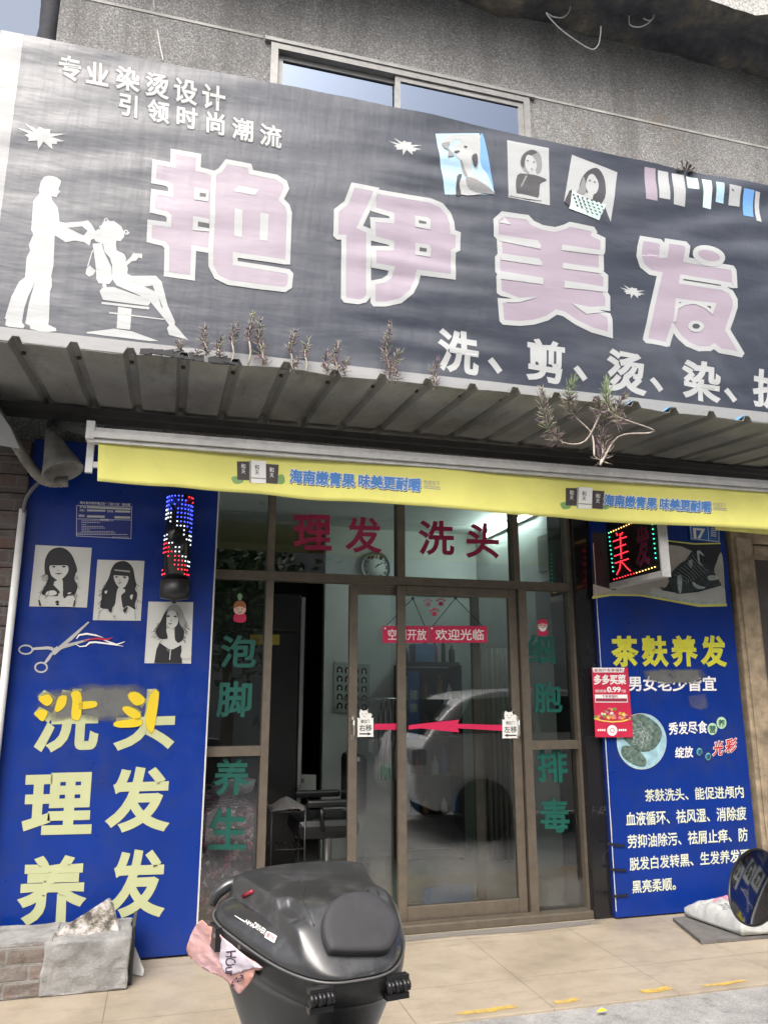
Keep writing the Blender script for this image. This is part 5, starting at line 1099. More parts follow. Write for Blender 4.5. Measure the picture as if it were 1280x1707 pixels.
fl = thing('couch', 'low couch covered in dark pinkish floral cloth behind the left pane', 'couch', (.42, .5, 0))
MB().mat(MATS['floral']).bbox(xA+.04, xM-.03, .1, 1.1, .02, P(400, 1345, .12).z, .03).build('floral_cover', fl)
MB().mat(M('basin_grey', (.4, .41, .42), .4)).lathe((P(400, 1310, .6).x, .6, P(400, 1318, .6).z-.02), [(.05, 0), (.09, .02), (.11, .09), (.1, .09), (.08, .02)], 20).build('basin', fl)
# salon chair and trolley
cx_, cyy = P(545, 1400, .85).x, .85
sc_r = thing('salon_chair', 'black padded salon chair with chrome column in the open doorway', 'chair', (cx_, cyy, 0)); lea = M('black_leather', (.012, .012, .014), .3, var=.15)
MB().mat(lea).bbox(cx_-.26, cx_+.2, cyy-.24, cyy+.24, .44, .58, .05).build('seat', sc_r)
MB().mat(lea).bbox(cx_+.14, cx_+.25, cyy-.23, cyy+.23, .59, 1.0, .045).build('backrest', sc_r)
MB().mat(steel).lathe((cx_, cyy, .01), [(.2, 0), (.2, .012), (.05, .03), (.032, .04), (.032, .43), (.05, .435)], 24).build('base_column', sc_r)
for s1 in (-1, 1): MB().mat(lea).bbox(cx_-.2, cx_+.15, cyy+s1*.27-.03, cyy+s1*.27+.03, .66, .71, .015).tube([(cx_-.1, cyy+s1*.27, .66), (cx_-.08, cyy+s1*.26, .5)], .012).build('armrest', sc_r)
tx, ty = P(470, 1400, .75).x, .7
tr = thing('wire_trolley', 'dark wire trolley with towels beside the salon chair', 'trolley', (tx, ty, 0)); f = MB().mat(M('trolley_wire', (.08, .08, .08), .4, .6))
for dx in (-.1, .13):
    for dy in (-.13, .13): f.tube([(tx+dx, ty+dy, .02), (tx+dx, ty+dy, .68)], .007, 6)
for z in (.15, .4, .64):
    f.tube([(tx-.1, ty-.13, z), (tx+.13, ty-.13, z), (tx+.13, ty+.13, z), (tx-.1, ty+.13, z)], .005, 6, closed=True)
    for k in range(1, 6): f.tube([(tx-.1+.038*k, ty-.13, z), (tx-.1+.038*k, ty+.13, z)], .003, 5)
f.build('wire_frame', tr)
tw = MB().mat(M('towel_grey', (.16, .15, .15), .9)); tw.smooth = True
tw.add([Vector((tx-.11+.25*i/8, ty-.14+.28*j_/8, .65+.07*math.exp(-((i-4)/2.5)**2-((j_-4)/3)**2)+.015*noise.noise((i*.9, j_*.9, 1)))) for i in range(9) for j_ in range(9)], [(i*9+j_, (i+1)*9+j_, (i+1)*9+j_+1, i*9+j_+1) for i in range(8) for j_ in range(8)]); tw.build('towel', tr, solid=.006)
# shelf unit, blue things, curtain, hanging garment
ysh = 1.75; xa_, xb_ = P(672, 1150, ysh).x, P(770, 1150, ysh).x; zt2 = P(700, 1108, ysh).z
sh = thing('shelf_unit', 'dark shelf unit of bottles against the salon back wall', 'shelf', ((xa_+xb_)/2, ysh, 0)); s_ = MB().mat(M('shelf_wood', (.05, .045, .045), .5))
s_.box(xa_, xa_+.02, ysh, ysh+.3, .01, zt2).box(xb_-.02, xb_, ysh, ysh+.3, .01, zt2)
zs = [.05+.33*k for k in range(int(zt2/.33)+1)]+[zt2]
for z in zs: s_.box(xa_+.021, xb_-.021, ysh, ysh+.3, z-.01, z+.008)
s_.box(xa_+.021, xb_-.021, ysh+.285, ysh+.298, .07, zt2-.02); s_.build('carcass', sh)
bcol = [M('bottle_%s' % n_, c_, .3) for n_, c_ in (('blue', (.03, .12, .35)), ('white', (.5, .5, .48)), ('wine', (.2, .03, .07)), ('dark', (.03, .03, .03)), ('brown', (.2, .11, .05)))]
for z in zs[1:-1]:
    x = xa_+.06
    while x < xb_-.05:
        h = random.uniform(.12, .24); r0 = random.uniform(.02, .033); bk_ = random.randrange(5); b_ = MB().mat(bcol[bk_]).lathe((x, ysh+.1, z+.009), [(r0*.9, 0), (r0, .01), (r0, h*.7), (r0*.4, h*.8), (r0*.4, h), (.004, h)], 12)
        tag(b_.build('bottle'), ('blue', 'whitish', 'wine red', 'near black', 'brown')[bk_]+' bottle of hair product standing on the dark shelf unit inside', 'bottle', 'bottles on the shelf unit'); x += r0*2+random.uniform(.015, .05)
pq = plane(ysh-.02); s_ = MB().mat(M('reflection_blue', (.03, .13, .42), .5, var=.2)).flat([(679,1118), (698,1119), (698,1235), (681,1235)], pq, 0); r_ = thing('blue_sign_reflection', 'narrow blue panel with white characters, painted reflection of a sign', 'poster', P(690, 1235, ysh)); s_.build('sheet', r_)  # solid blue panel stands in for a sign reflected in the glass
t1 = MB().mat(stw); t1.text('健', (682,1150), (696,1150), (682,1166), pq, .002, B1); t1.text('康', (682,1172), (696,1172), (682,1188), pq, .002, B1); t1.build('lettering', r_)
b_ = MB().mat(M('box_blue', (.12, .25, .5), .5)).bbox(P(695, 1090, ysh).x, P(728, 1090, ysh).x, ysh+.05, ysh+.25, zt2+.01, zt2+.19, .006); r_ = thing('blue_box', 'pale blue box standing on top of the shelf unit inside', 'box', (P(710, 1100, ysh).x, ysh+.1, zt2)); b_.build('carton', r_)
ycu = 1.5; cu = MB().mat(M('curtain_grey', (.2, .19, .17), .9, var=.15)); cu.smooth = True; x0, x1 = P(795, 1100, ycu).x, P(858, 1100, ycu).x
cu.add([Vector((x0+(x1-x0)*i/60, ycu+.03*math.sin(i*.8)+.01*math.sin(i*2.1), z)) for i in range(61) for z in (.05, P(800, 1080, ycu).z)], [(2*i, 2*i+2, 2*i+3, 2*i+1) for i in range(60)])
r_ = thing('curtain', 'greyish brown pleated curtain hanging at the right of the salon', 'curtain', ((x0+x1)/2, ycu, .05)); cu.build('pleated_cloth', r_, solid=.004)
gm = bpy.data.materials.new('striped_towel'); gm.use_nodes = True; t = gm.node_tree; wvn = N(t, 'ShaderNodeTexWave'); wvn.inputs['Scale'].default_value = 14; wvn.bands_direction = 'X'
t.links.new(N(t, 'ShaderNodeNewGeometry').outputs['Position'], wvn.inputs[0]); t.links.new(ramp(t, wvn.outputs['Fac'], [(.45, (.06, .06, .065)), (.55, (.28, .28, .29))]), t.nodes['Principled BSDF'].inputs['Base Color']); t.nodes['Principled BSDF'].inputs['Roughness'].default_value = .9
yg = 1.3; gmb = MB().mat(gm); gmb.smooth = True; x0, x1, z0, z1 = P(628, 1200, yg).x, P(662, 1200, yg).x, P(640, 1300, yg).z, P(640, 1165, yg).z
gmb.add([Vector((x0+(x1-x0)*(i/12-.5)*(.55+.45*(1-k/10))+(x1-x0)*.5+.02*math.sin(k*.7), yg+.02*math.sin(i*1.3+k*.3), z0+(z1-z0)*k/10)) for i in range(13) for k in range(11)], [(i*11+k, (i+1)*11+k, (i+1)*11+k+1, i*11+k+1) for i in range(12) for k in range(10)])
r_ = thing('striped_towel', 'dark striped towel hanging in the salon behind the left door leaf', 'towel', ((x0+x1)/2, yg, z0)); gmb.build('cloth', r_, solid=.006); MB().mat(steel).tube([(x0-.1, yg+.02, z1), (x1+.1, yg+.02, z1)], .008).tube([(x1+.09, yg+.02, z1), (x1+.09, YB, z1)], .008).tube([(x0-.09, yg+.02, z1), (x0-.09, YB, z1)], .008).build('rail', r_)
# lit tube lamp on the right wall
tl_ = thing('tube_lamp', 'lit fluorescent tube lamp high inside the salon at the right', 'lamp', (2.88, .9, 2.72))
MB().mat(M('tube_glow', (.9, .95, .92), .4, var=0, emit=(.85, 1, .95), estr=45)).tube([(2.9, .7, 2.92), (2.9, 1.8, 2.92)], .014, 10).build('tube', tl_)
MB().mat(inwhite).box(2.915, 2.949, .65, 1.85, 2.9, 2.94).build('lamp_body', tl_)
for i, (x, z) in enumerate(((912, 920), (908, 1000))):
    q = PX(x, z, 2.94); r_ = MB().mat(M('dim_frame', (.18, .2, .2), .5)).box(2.93, 2.949, q.y-.15, q.y+.15, q.z-.15, q.z+.15); tag(r_.build('picture_frame'), ('upper' if i == 0 else 'lower')+' dim picture frame on the salon right wall', 'picture')

# ------------------------------------------------------------------ sack on its mat
def Z0(x, y): return Q(x, y, 0)
mt = MB().mat(M('mat_grey', (.12, .115, .11), .85, var=.25, vs=12)); a, b_, c_ = Z0(1118, 1528), Z0(1208, 1565), Z0(1400, 1548); n4 = [a, b_, c_, Vector((c_.x, -.18, 0))]
n4 = [Vector((3.25, -.27, 0)), Vector((3.12, -.72, 0)), Vector((4.5, -.76, 0)), Vector((4.5, -.2, 0))]
mt.loft([[q+Vector((0, 0, .002)) for q in n4], [q+Vector((0, 0, .022)) for q in n4]]); tag(mt.build('floor_mat'), 'flat dark grey board on the tiles under the white sack', 'mat')
sk_ = thing('sack', 'full white woven sack with pink and green print lying by the right board', 'sack', (3.75, -.5, .022))
swm = M('sack_white', (.4, .415, .41), .5, var=.1, vs=20, bs=26, bstr=.6, bd=.012); sk0 = MB().mat(swm); sk0.smooth = True
e1 = (Q(1232, 1562, .03)-Q(1142, 1528, .03)); ex = Vector((.95, -.04, 0)).normalized(); ey = Vector((-.22, 1, 0)).normalized(); so_ = Vector((3.40, -.73, .024)); LX, LY, HZ = .8, .46, .1
nu, nv = 56, 40; bm_ = bmesh.new(); VV = {}
def sackp(u, v, top):
    u2, v2 = abs(2*u-1), abs(2*v-1); h = (max(0, 1-u2**11))**.5*(max(0, 1-v2**9))**.5
    crease = .035*noise.noise((u*5, v*4, 2+top))+.02*noise.noise((u*15, v*10, 5))-.03*(1-abs(noise.noise((u*8, v*5, 9))))**6
    z = (.016+HZ*h+crease*h) if top else .004*h
    bul = .02*(1-u2)*(v-.5)
    p = so_+ex*(LX*u)+Vector((-.14, 1, 0)).normalized()*(LY*v+bul); return Vector((p.x, p.y, .03+z+.03*(u2**6)*(v2**6)*top))
vs = [sackp(i/nu, k/nv, t) for t in (1, 0) for i in range(nu+1) for k in range(nv+1)]; M1 = (nu+1)*(nv+1); fs = []
for t in (0, 1):
    for i in range(nu):
        for k in range(nv):
            q = [t*M1+i*(nv+1)+k, t*M1+(i+1)*(nv+1)+k, t*M1+(i+1)*(nv+1)+k+1, t*M1+i*(nv+1)+k+1]; fs.append(tuple(q if t == 0 else q[::-1]))
edge = [(i, 0) for i in range(nu)]+[(nu, k) for k in range(nv)]+[(i, nv) for i in range(nu, 0, -1)]+[(0, k) for k in range(nv, 0, -1)]
ei = [i*(nv+1)+k for i, k in edge]
for a_, b_ in zip(ei, ei[1:]+ei[:1]): fs.append((a_, M1+a_, M1+b_, b_))
sk0.add(vs, fs); sk0.build('bag', sk_)
def sk_pl(x, y, off): p = sackp(x, 1-y, 1); return p+Vector((0, -.3, 1)).normalized()*(off+.003)
def fine(mb_, pts, pl_, off):
    """lay a small quad as a fine grid so it follows the sack"""
    a, b_, c_, d_ = [Vector(p) for p in pts]; n = 10
    mb_.add([pl_(*(a.lerp(b_, i/n).lerp(d_.lerp(c_, i/n), k/n)), off) for i in range(n+1) for k in range(n+1)], [(i*(n+1)+k, i*(n+1)+k+1, (i+1)*(n+1)+k+1, (i+1)*(n+1)+k) for i in range(n) for k in range(n)])
s_ = MB().mat(M('sack_pink', (.5, .2, .28), .6, var=.15)); fine(s_, [(.12, .3), (.34, .1), (.34, .55), (.27, .55)], sk_pl, 0); fine(s_, [(.55, .14), (.7, .14), (.7, .4), (.55, .4)], sk_pl, 0); s_.build('pink_print', sk_)
s_ = MB().mat(M('sack_green', (.03, .3, .15), .6)); fine(s_, [(.1, .84), (.5, .84), (.5, .955), (.1, .955)], sk_pl, 0); s_.build('green_print', sk_)
t1 = MB().mat(stw); t1.text('复合肥料', (0, 0), (0, 0), (0, 0), sk_pl, .002, B1) if False else t1.text('复合肥', (.14, .855), (.46, .855), (.14, .945), sk_pl, .003, B1); t1.build('lettering', sk_)
t1 = MB().mat(M('sack_grey', (.25, .25, .26))); t1.text('净重', (.06, .5), (.16, .5), (.06, .62), sk_pl, .001, B1)
for k in range(7): t1.stroke([(.12+k*.06, .7), (.14+k*.06, .7)], .05, sk_pl, .001)
t1.build('small_print', sk_)

# ------------------------------------------------------------------ scooter with its top box
BC = Vector((.398, -3.042, 0)); BF = Vector((.159, -.987, 0)).normalized(); BL = Vector((-BF.y, BF.x, 0))
def bw_(u, l, z): q = BC+BF*u+BL*l; return Vector((q.x, q.y, z))
def rimz(u): return .897-.171*u
A_, B_ = .218, .2
def hw(u): return .197-.345*u
def outl(k, n=160, sc=1.):
    a = 2*math.pi*k/n; c, s = math.cos(a), math.sin(a); e = 2/3.3
    u = A_*math.copysign(abs(c)**e, c); l = hw(u)*sc*math.copysign(abs(s)**e, s); u *= sc
    return u, l
scr = thing('parked_scooter', 'parked scooter carrying the large black top box in front of the doors', 'scooter', (BC.x, BC.y, -.03))
body_m = M('scooter_black', (.011, .0115, .012), .28, var=.25, vs=7, bs=200, bstr=.05, bd=.002, dirt=.2, dcol=(.1, .1, .1))
bx = MB().mat(body_m); bx.smooth = True; n = 160; rings = []
for z, sc in ((.58, .46), (.585, .52), (.64, .63), (.70, .74), (.76, .84), (.81, .92)): rings.append([bw_(*(lambda q: (q[0]-.22*(.85-z), q[1], z+.02*(-q[0]/A_)*(z > .61)))(outl(k, n, sc))) for k in range(n)])
for dz, sc in ((-.058, .95), (-.054, .99), (-.03, 1.02), (-.008, 1.03), (-.002, 1.022), (-.002, .99)): rings.append([bw_(*(lambda q: (q[0], q[1], rimz(q[0])+dz))(outl(k, n, sc))) for k in range(n)])
bx.loft(rings); tbx = bx.build('top_box', scr)
def lidz(u, l, rho):
    top = 1.014-.1*(u+.2)-.3*max(0, u)**2-.02*(l/hw(u))**2
    slope = SLP+(A_-u)*1.02
    k = .012; h = max(k-abs(top-slope), 0)/k; top = min(top, slope)-h*h*k*.25
    r0 = rimz(u); fl = abs(l)/hw(u)
    lb = .66+.7*max(0, u-.0)                       # flanks fall away from the raised spine
    st = sst(lb, lb+.05, fl)*sst(.19, .13, u)
    fz = (top-.045)+(r0+.022-top+.045)*max(0, min(1, (fl-lb)/(1-lb)))**1.3
    top += (min(fz, top)-top)*st
    top -= .016*sst(.03, .045, u)*sst(.5, .56, fl)*sst(.15, .1, u)*(1-st)  # shoulders beside the pad
    return r0+max(.004, top-r0)*(1-rho**(22 if u < .1 else 12))**.5
SLP = rimz(.218)+.014
lid_v = []; nr = 70
for i in range(nr+1):
    rho = 1-(i/nr)**1.3
    for k in range(n):
        u, l = outl(k, n, max(rho, .001)*1.0); z = lidz(u, l, rho)
        lid_v.append(bw_(u, l, z))
lf = [(i*n+k, i*n+(k+1) % n, (i+1)*n+(k+1) % n, (i+1)*n+k) for i in range(nr) for k in range(n)]+[tuple(range(nr*n, nr*n+n))]
lid_m = M('scooter_lid', (.026, .027, .029), .33, var=.25, vs=5, dirt=.5, dcol=(.12, .122, .125), bs=160, bstr=.06, bd=.002, coat=.5)  # paler than the body: dust plus grey sky reflection put into the colour
ld = MB().mat(lid_m); ld.smooth = True; ld.add(lid_v, lf); ld.build('lid', tbx)
bvh = BVHTree.FromPolygons([tuple(v_) for v_ in lid_v], lf); bvb = BVHTree.FromPolygons([tuple(q) for q in bx.v], bx.f)
def hit(px, py, tree=bvh):
    h = tree.ray_cast(CAM, ray(px, py).normalized())
    if h[0] is None:
        h = tree.find_nearest(D(px, py, 2.0)); return h[0], h[1]
    return h[0], (h[1] if h[1].dot(ray(px, py)) < 0 else -h[1])
def onlid(x, y, off): p, nn = hit(x, y); return p+nn*(off+.0012)
# back pad
CP = lambda p: T(2.783, 300, 1350, p)
pad = smooth(CP([(678,652),(655,575),(663,500),(705,435),(760,404),(820,393),(885,402),(950,440),(1000,505),(1012,565),(985,632),(960,664),(900,676),(716,675)]), 4)
pc0 = bw_(A_, 0, SLP); pn0 = (BF*1.02+Vector((0, 0, 1))).normalized()
def toplane(x, y, d): r_ = ray(x, y); return CAM+r_*(((pc0-CAM).dot(pn0))/r_.dot(pn0))+pn0*d
pcx, pcy = sum(p[0] for p in pad)/len(pad), sum(p[1] for p in pad)/len(pad)
sh_ = lambda s0: [(pcx+(x-pcx)*s0, pcy+(y-pcy)*s0) for x, y in pad]
pm_ = MB().mat(M('pad_rubber', (.03, .03, .034), .7, var=.15, vs=30, bs=400, bstr=.15, bd=.001)); pm_.smooth = True
pm_.loft([[toplane(x, y, d) for x, y in sh_(s0)] for s0, d in ((1.0, -.03), (1.0, .006), (.985, .014), (.95, .018), (.8, .0195), (.4, .02))]); pm_.build('back_pad', tbx)
# raised ribs and panel joints
rbm = M('box_ridge', (.03, .03, .032), .3)
for pts, r0 in (([(560,318),(568,350),(578,372),(568,410),(600,480),(622,540)], .0016),):
    q = smooth(CP(pts), 4, False); MB().mat(rbm if r0 > .002 else ink).tube([onlid(x, y, -r0*.35) for x, y in q], r0, 8).build('ridge', tbx)
# handle shaped horn at the rear left, red reflectors
for pts, r_ in (([(160,432),(185,385),(225,350),(270,340),(300,352)], [.012, .014, .015, .015, .011]),):
    dh = (bw_(-.2, -.19, .95)-CAM).dot(FW); q = smooth(CP([(150,440),(165,405),(185,380),(225,350),(270,338),(305,352),(330,375)]), 3, False); MB().mat(lid_m).tube([D(x, y, dh+.0006*(x-357)) for x, y in q], [.012+.004*math.sin(math.pi*i/(len(q)-1)) for i in range(len(q))], 12).build('rear_handle', tbx)
rfl = M('red_reflector', (.28, .02, .035), .2)
for pts in ([(298,400),(340,378)], [(252,275),(275,262)]):
    q = CP(pts); MB().mat(rfl).tube([onlid(x, y, .0) for x, y in q], [.0055, .005], 8).build('reflector', tbx)
# front hinges
for l in (-.087, .087):
    h = MB().mat(M('hinge_black', (.012, .012, .013), .3)); c_ = bw_(A_*1.035, l, rimz(A_)-.026)
    for k in range(6):
        o = BL*(-.0225+.009*k); p0 = c_+o; h.tube([p0-BL*.0036, p0+BL*.0036], .0135-.002*(k % 2), 10)
    for dz in (.014, -.02): h.beam(c_+Vector((0, 0, dz))-BL*.026-BF*.008, c_+Vector((0, 0, dz))+BL*.026-BF*.008, .02, .012)
    h.build('hinge', tbx)
lt = MB().mat(M('hinge_black', (.012, .012, .013))); u = -.1; l = -hw(u)*1.0; c_ = bw_(u, l, rimz(u)-.03); lt.beam(c_-BF*.03, c_+BF*.03, .02, .05); lt.build('latch', tbx)
sv = MB().mat(steel); c_ = bw_(-.07, l-.011, rimz(u)-.02); sv.beam(c_-BF*.012, c_+BF*.0, .004, .008); c2 = bw_(.0, -hw(0)*1.03, rimz(0)-.012); sv.beam(c2-BF*.008, c2+BF*.004, .004, .008); sv.build('lock', tbx)
rim = MB().mat(M('rim_edge', (.1, .1, .1), .3)); rim.tube([bw_(*(lambda q: (q[0], q[1], rimz(q[0])-.003))(outl(k, n, 1.022))) for k in range(n)], .0028, 6, closed=True); rim.build('rim_edge', tbx)
CL = lambda p: T(6.4, 300, 1430, p)
t1 = MB().mat(stw); t1.stroke(CL([(583,620),(640,656),(700,692)]), [.5, 1.6, 2], onlid, .0006)
t1.text('AIMA', *CL([(706,655),(798,716),(690,696)]), onlid, .0006, .012, 'bbox'); t1.text('DRIVER', *CL([(806,692),(930,776),(780,745)]), onlid, .0006, .012, 'bbox')
t1.flat(smooth(CL([(935,788),(1030,836),(1036,850),(1014,905),(1000,908),(912,856),(910,842)]), 2), onlid, .0006)
t1.mat(stred).text('爱玛', *CL([(938,800),(1026,846),(916,846)]), onlid, .0014, .014); t1.build('lettering', tbx)
# hidden below the frame: tail, rack, wheel
tm_ = MB().mat(body_m); tm_.smooth = True
tm_.loft([[bw_(u+.11*w*math.cos(k*math.pi/8)*0, w*math.cos(k*math.pi/8)*.16, z+w*math.sin(k*math.pi/8)*.12) for k in range(16)] for u, w, z in ((-.3, .35, .42), (-.2, .8, .42), (.1, 1, .4), (.5, .9, .38), (.7, .5, .36))]); tm_.build('tail_body', scr)
st_ = MB().mat(M('scooter_seat', (.02, .02, .02), .7)); st_.loft([[bw_(u, .13*w*math.cos(k*math.pi/8), .55+.05*w*math.sin(k*math.pi/8)) for k in range(16)] for u, w in ((.24, .5), (.28, .9), (.5, 1), (.75, .8), (.8, .4))]); st_.build('seat', scr, smooth=True)
rk = MB().mat(dark)
for l in (-.07, .07): rk.tube([bw_(.2, l, .47), bw_(0, l, .535), bw_(-.16, l, .55)], .009)
rk.beam(bw_(-.12, 0, .55), bw_(.14, 0, .55), .2, .012); rk.build('rack', scr)
wh = MB().mat(M('tyre_rubber', (.02, .02, .02), .85)); wc = bw_(.0, 0, .2)
wh.tube([wc+BF*.18*math.cos(k*math.pi/16)+Vector((0, 0, .18*math.sin(k*math.pi/16))) for k in range(32)], .05, 10, closed=True); wo = wh.build('rear_wheel', scr)
hb = MB().mat(steel); hb.tube([wc-BL*.06, wc+BL*.06], .1, 20); hb.build('rim', wo)
# pink paper tucked in the lid seam
def cd_(x, y): return (bw_(-.2, -hw(-.2), .9)-CAM).dot(FW)-.0021*(x-350)-.05
def cpl(x, y, off): p = D(x, y, cd_(x, y)); return p-ray(x, y).normalized()*off
def cdisp(x, z): return .011*noise.noise((x*26, z*26, 3))-.008*(1-abs(noise.noise((x*38+z*20, z*30, 7))))**5+.003*noise.noise((x*90, z*90, 7))
pk_m, t, b, pos = base('pink_paper'); t.links.new(ramp(t, noi(t, pos, 8, 6), [(.35, (.5, .25, .2)), (.5, (.54, .32, .31)), (.65, (.58, .4, .44))]), b.inputs['Base Color']); b.inputs['Roughness'].default_value = .9
ppt = thing('pink_paper', 'crumpled pink and white paper with handwriting hanging from the top box lid', 'paper', cpl(375, 1600, 0))
out = smooth(CL([(170,720),(235,655),(300,720),(400,755),(440,830),(560,930),(700,1040),(880,1160),(800,1195),(800,1225),(655,1440),(590,1400),(470,1270),(330,1215),(130,1080),(75,980),(100,880)]), 2)
c = MB().mat(pk_m).flat(out, cpl, .012); c.build('sheet', ppt, disp=cdisp, cut=.007, solid=.002)
c = MB().mat(M('paper_pale', (.55, .5, .56), .9, var=.04)).flat(CL([(455,850),(560,935),(700,1045),(870,1162),(780,1170),(640,1215),(560,1235),(470,1200),(420,1100),(430,980)]), cpl, .021); c.build('white_fold', ppt, disp=cdisp, cut=.007, solid=.0015)
t1 = MB().mat(M('pen_ink', (.05, .03, .06), .8)); t1.text('HOur', *CL([(600,985),(590,1250),(490,990)]), cpl, .026, .006, 'bbox'); t1.text('69', *CL([(690,1205),(560,1300),(660,1300)]), cpl, .026, .006, 'bbox'); t1.build('handwriting', ppt, disp=cdisp, cut=.007)

lf_ = Q(1004, 1688, 0); fl2 = MB().mat(M('fallen_yellow_leaf', (.6, .5, .03), .7)).add([lf_+Vector((-.03, 0, .004)), lf_+Vector((0, -.015, .012)), lf_+Vector((.028, .004, .006)), lf_+Vector((.002, .018, .014))], [(0, 1, 2, 3)]); tag(fl2.build('fallen_leaf', solid=.001), 'small bright yellow fallen leaf on the edge of the tiled pavement', 'leaf')
# ------------------------------------------------------------------ mirror of a second scooter, right edge
mc = D(1256, 1478, 1.3); tgt = P(120, 1010, YL); mn = ((CAM-mc).normalized()+(tgt-mc).normalized()).normalized()
mu = Vector((0, 0, 1)).cross(mn).normalized(); mvv = mn.cross(mu)
mr = thing('scooter_mirror', 'round black scooter mirror on a stem at the right edge', 'mirror', mc-mn*.02)
def ring(r0, d, n_=40): return [mc+mu*r0*math.cos(2*math.pi*k/n_)*1.08+mvv*r0*.98*math.sin(2*math.pi*k/n_)+mn*d for k in range(n_)]
m_ = MB().mat(black); m_.smooth = True; m_.loft([ring(.012, -.022), ring(.04, -.018), ring(.058, -.009), ring(.064, -.002), ring(.064, .003), ring(.0615, .0035), ring(.061, .001)], True, False); m_.build('housing', mr)
mg = M('mirror_glass', (.36, .38, .4), .05, 1., var=0); m_ = MB().mat(mg); m_.smooth = True; m_.loft([ring(r0, .0012+.0025*(1-(r0/.061)**2)) for r0 in (.0608, .05, .04, .03, .02, .01, .002)], False, True); m_.build('mirror_glass', mr)
m_ = MB().mat(black); b0 = mc-mn*.015; m_.tube([b0, b0+Vector((.03, -.005, -.03)), b0+Vector((.07, -.03, -.16)), b0+Vector((.09, -.05, -.24))], .006, 8); m_.build('stem', mr)
m_ = MB().mat(M('grip_rubber', (.02, .02, .02), .8)); e0 = b0+Vector((.09, -.05, -.25)); m_.tube([e0-Vector((.02, .02, 0)), e0+Vector((.14, .16, .01))], .013, 10).tube([e0+Vector((.14, .16, .01)), e0+Vector((.2, .2, -.2)), e0+Vector((.22, .2, -.75))], .02, 10); m_.build('handlebar', mr)

# ------------------------------------------------------------------ loose wires on the upper wall
wr_m = M('wire_white', (.55, .55, .53), .6)
for lab, L_, y in (('thin pale wire hanging down the wall left of the window', [(256,-20),(258,20),(263,50),(268,80),(273,102)], -.07), ('thin pale wire drooping in a loop from the eave to a dry tip', [(930,-30),(950,8),(940,28),(922,28),(910,22),(930,45),(960,68),(985,82),(996,76),(1000,60),(1001,44)], -.3), ('thin pale wire tangle looping under the eave at the right', [(1050,-30),(1048,30),(1052,43),(1070,44),(1088,30),(1086,10),(1070,-20),(1060,15),(1085,33),(1100,-20)], -.35)):
    w_ = MB().mat(wr_m); w_.tube(smooth([tuple(P(px, py, y+.03*math.sin(i*1.1))) for i, (px, py) in enumerate(L_)], 6, False), .0055, 6); tag(w_.build('loose_wire'), lab, 'wire')
dp = thing('downpipe', 'dark ragged downpipe bundle at the top left corner of the building', 'pipe', (-1.12, .1, 3)); d_ = MB().mat(M('pipe_dark', (.02, .022, .03), .8, var=.4, vs=20)); d_.smooth = True
px_ = P(84, 30, .1).x; zs_ = [3+.1*k for k in range(42)]
d_.tube([(px_+.03*noise.noise((0, z*3, 1)), .1, z) for z in zs_], [.075+.03*noise.noise((z*5, 0, 2)) for z in zs_], 12); d_.build('pipe', dp)

# ------------------------------------------------------------------ across the street (seen mirrored in the glass)
ob = thing('opposite_building', 'grey two storey building with a white lettered shop sign across the street', 'building', (5, -13, 0))
o_ = MB().mat(M('opposite_wall', (.3, .3, .28), .9, var=.2, vs=1)); o_.box(-16, 26, -14.1, -13, -.03, 7.6); o_.build('wall', ob)
o_ = MB().mat(M('sign_grey', (.2, .22, .23), .7)); o_.box(-4, 16, -13.2, -13.001, 2.5, 3.5); sg = o_.build('sign_board', ob)
mir = lambda Yv: (lambda x, y, off: Vector((P(x, y, Yv).x, -Yv+off, P(x, y, Yv).z)))
t1 = MB().mat(stw); mp_ = mir(13.2)
for ch, a in (('机', (600,1018,645,1055)), ('农', (655,1018,700,1055)), ('国', (838,1032,880,1076)), ('际', (790,1032,832,1076))): t1.text(ch, (a[2], a[1]), (a[0], a[1]), (a[2], a[3]), mp_, .02, B2)
t1.build('lettering', sg)
for k, x in enumerate((-12, -8, -3.6, 1, 5.4, 9.8, 14.4, 19)):
    d_ = MB().mat(M('shutter', (.08, .1, .12), .6) if k % 3 else M('blue_shutter', (.05, .12, .3), .6)); d_.bbox(x, x+3.2, -13.1, -13.001, 0, 2.3, .02); d_.build('roller_shutter', ob)
    d_ = MB().mat(MATS['window_glass']); d_.bbox(x+.6, x+2.2, -13.06, -13.001, 3.8, 4.8, .01); d_.build('window', ob)
tw_ = thing('sky_blocking_tower', 'added tall grey block, out of view, shutting off sky at the right', 'building', (18, -14.5, 0))  # unseen tower added to block sky, darkening the banner's right side
o_ = MB().mat(M('sky_blocker_wall', (.22, .22, .21), .9, var=.15, vs=1)); o_.box(7.5, 34, -24, -14.2, -.03, 16); o_.build('wall', tw_)
for k in range(6):
    for z in (8, 11, 14): MB().mat(MATS['window_glass']).bbox(9+k*4, 10.8+k*4, -14.24, -14.19, z, z+1.5, .01).build('window', tw_)
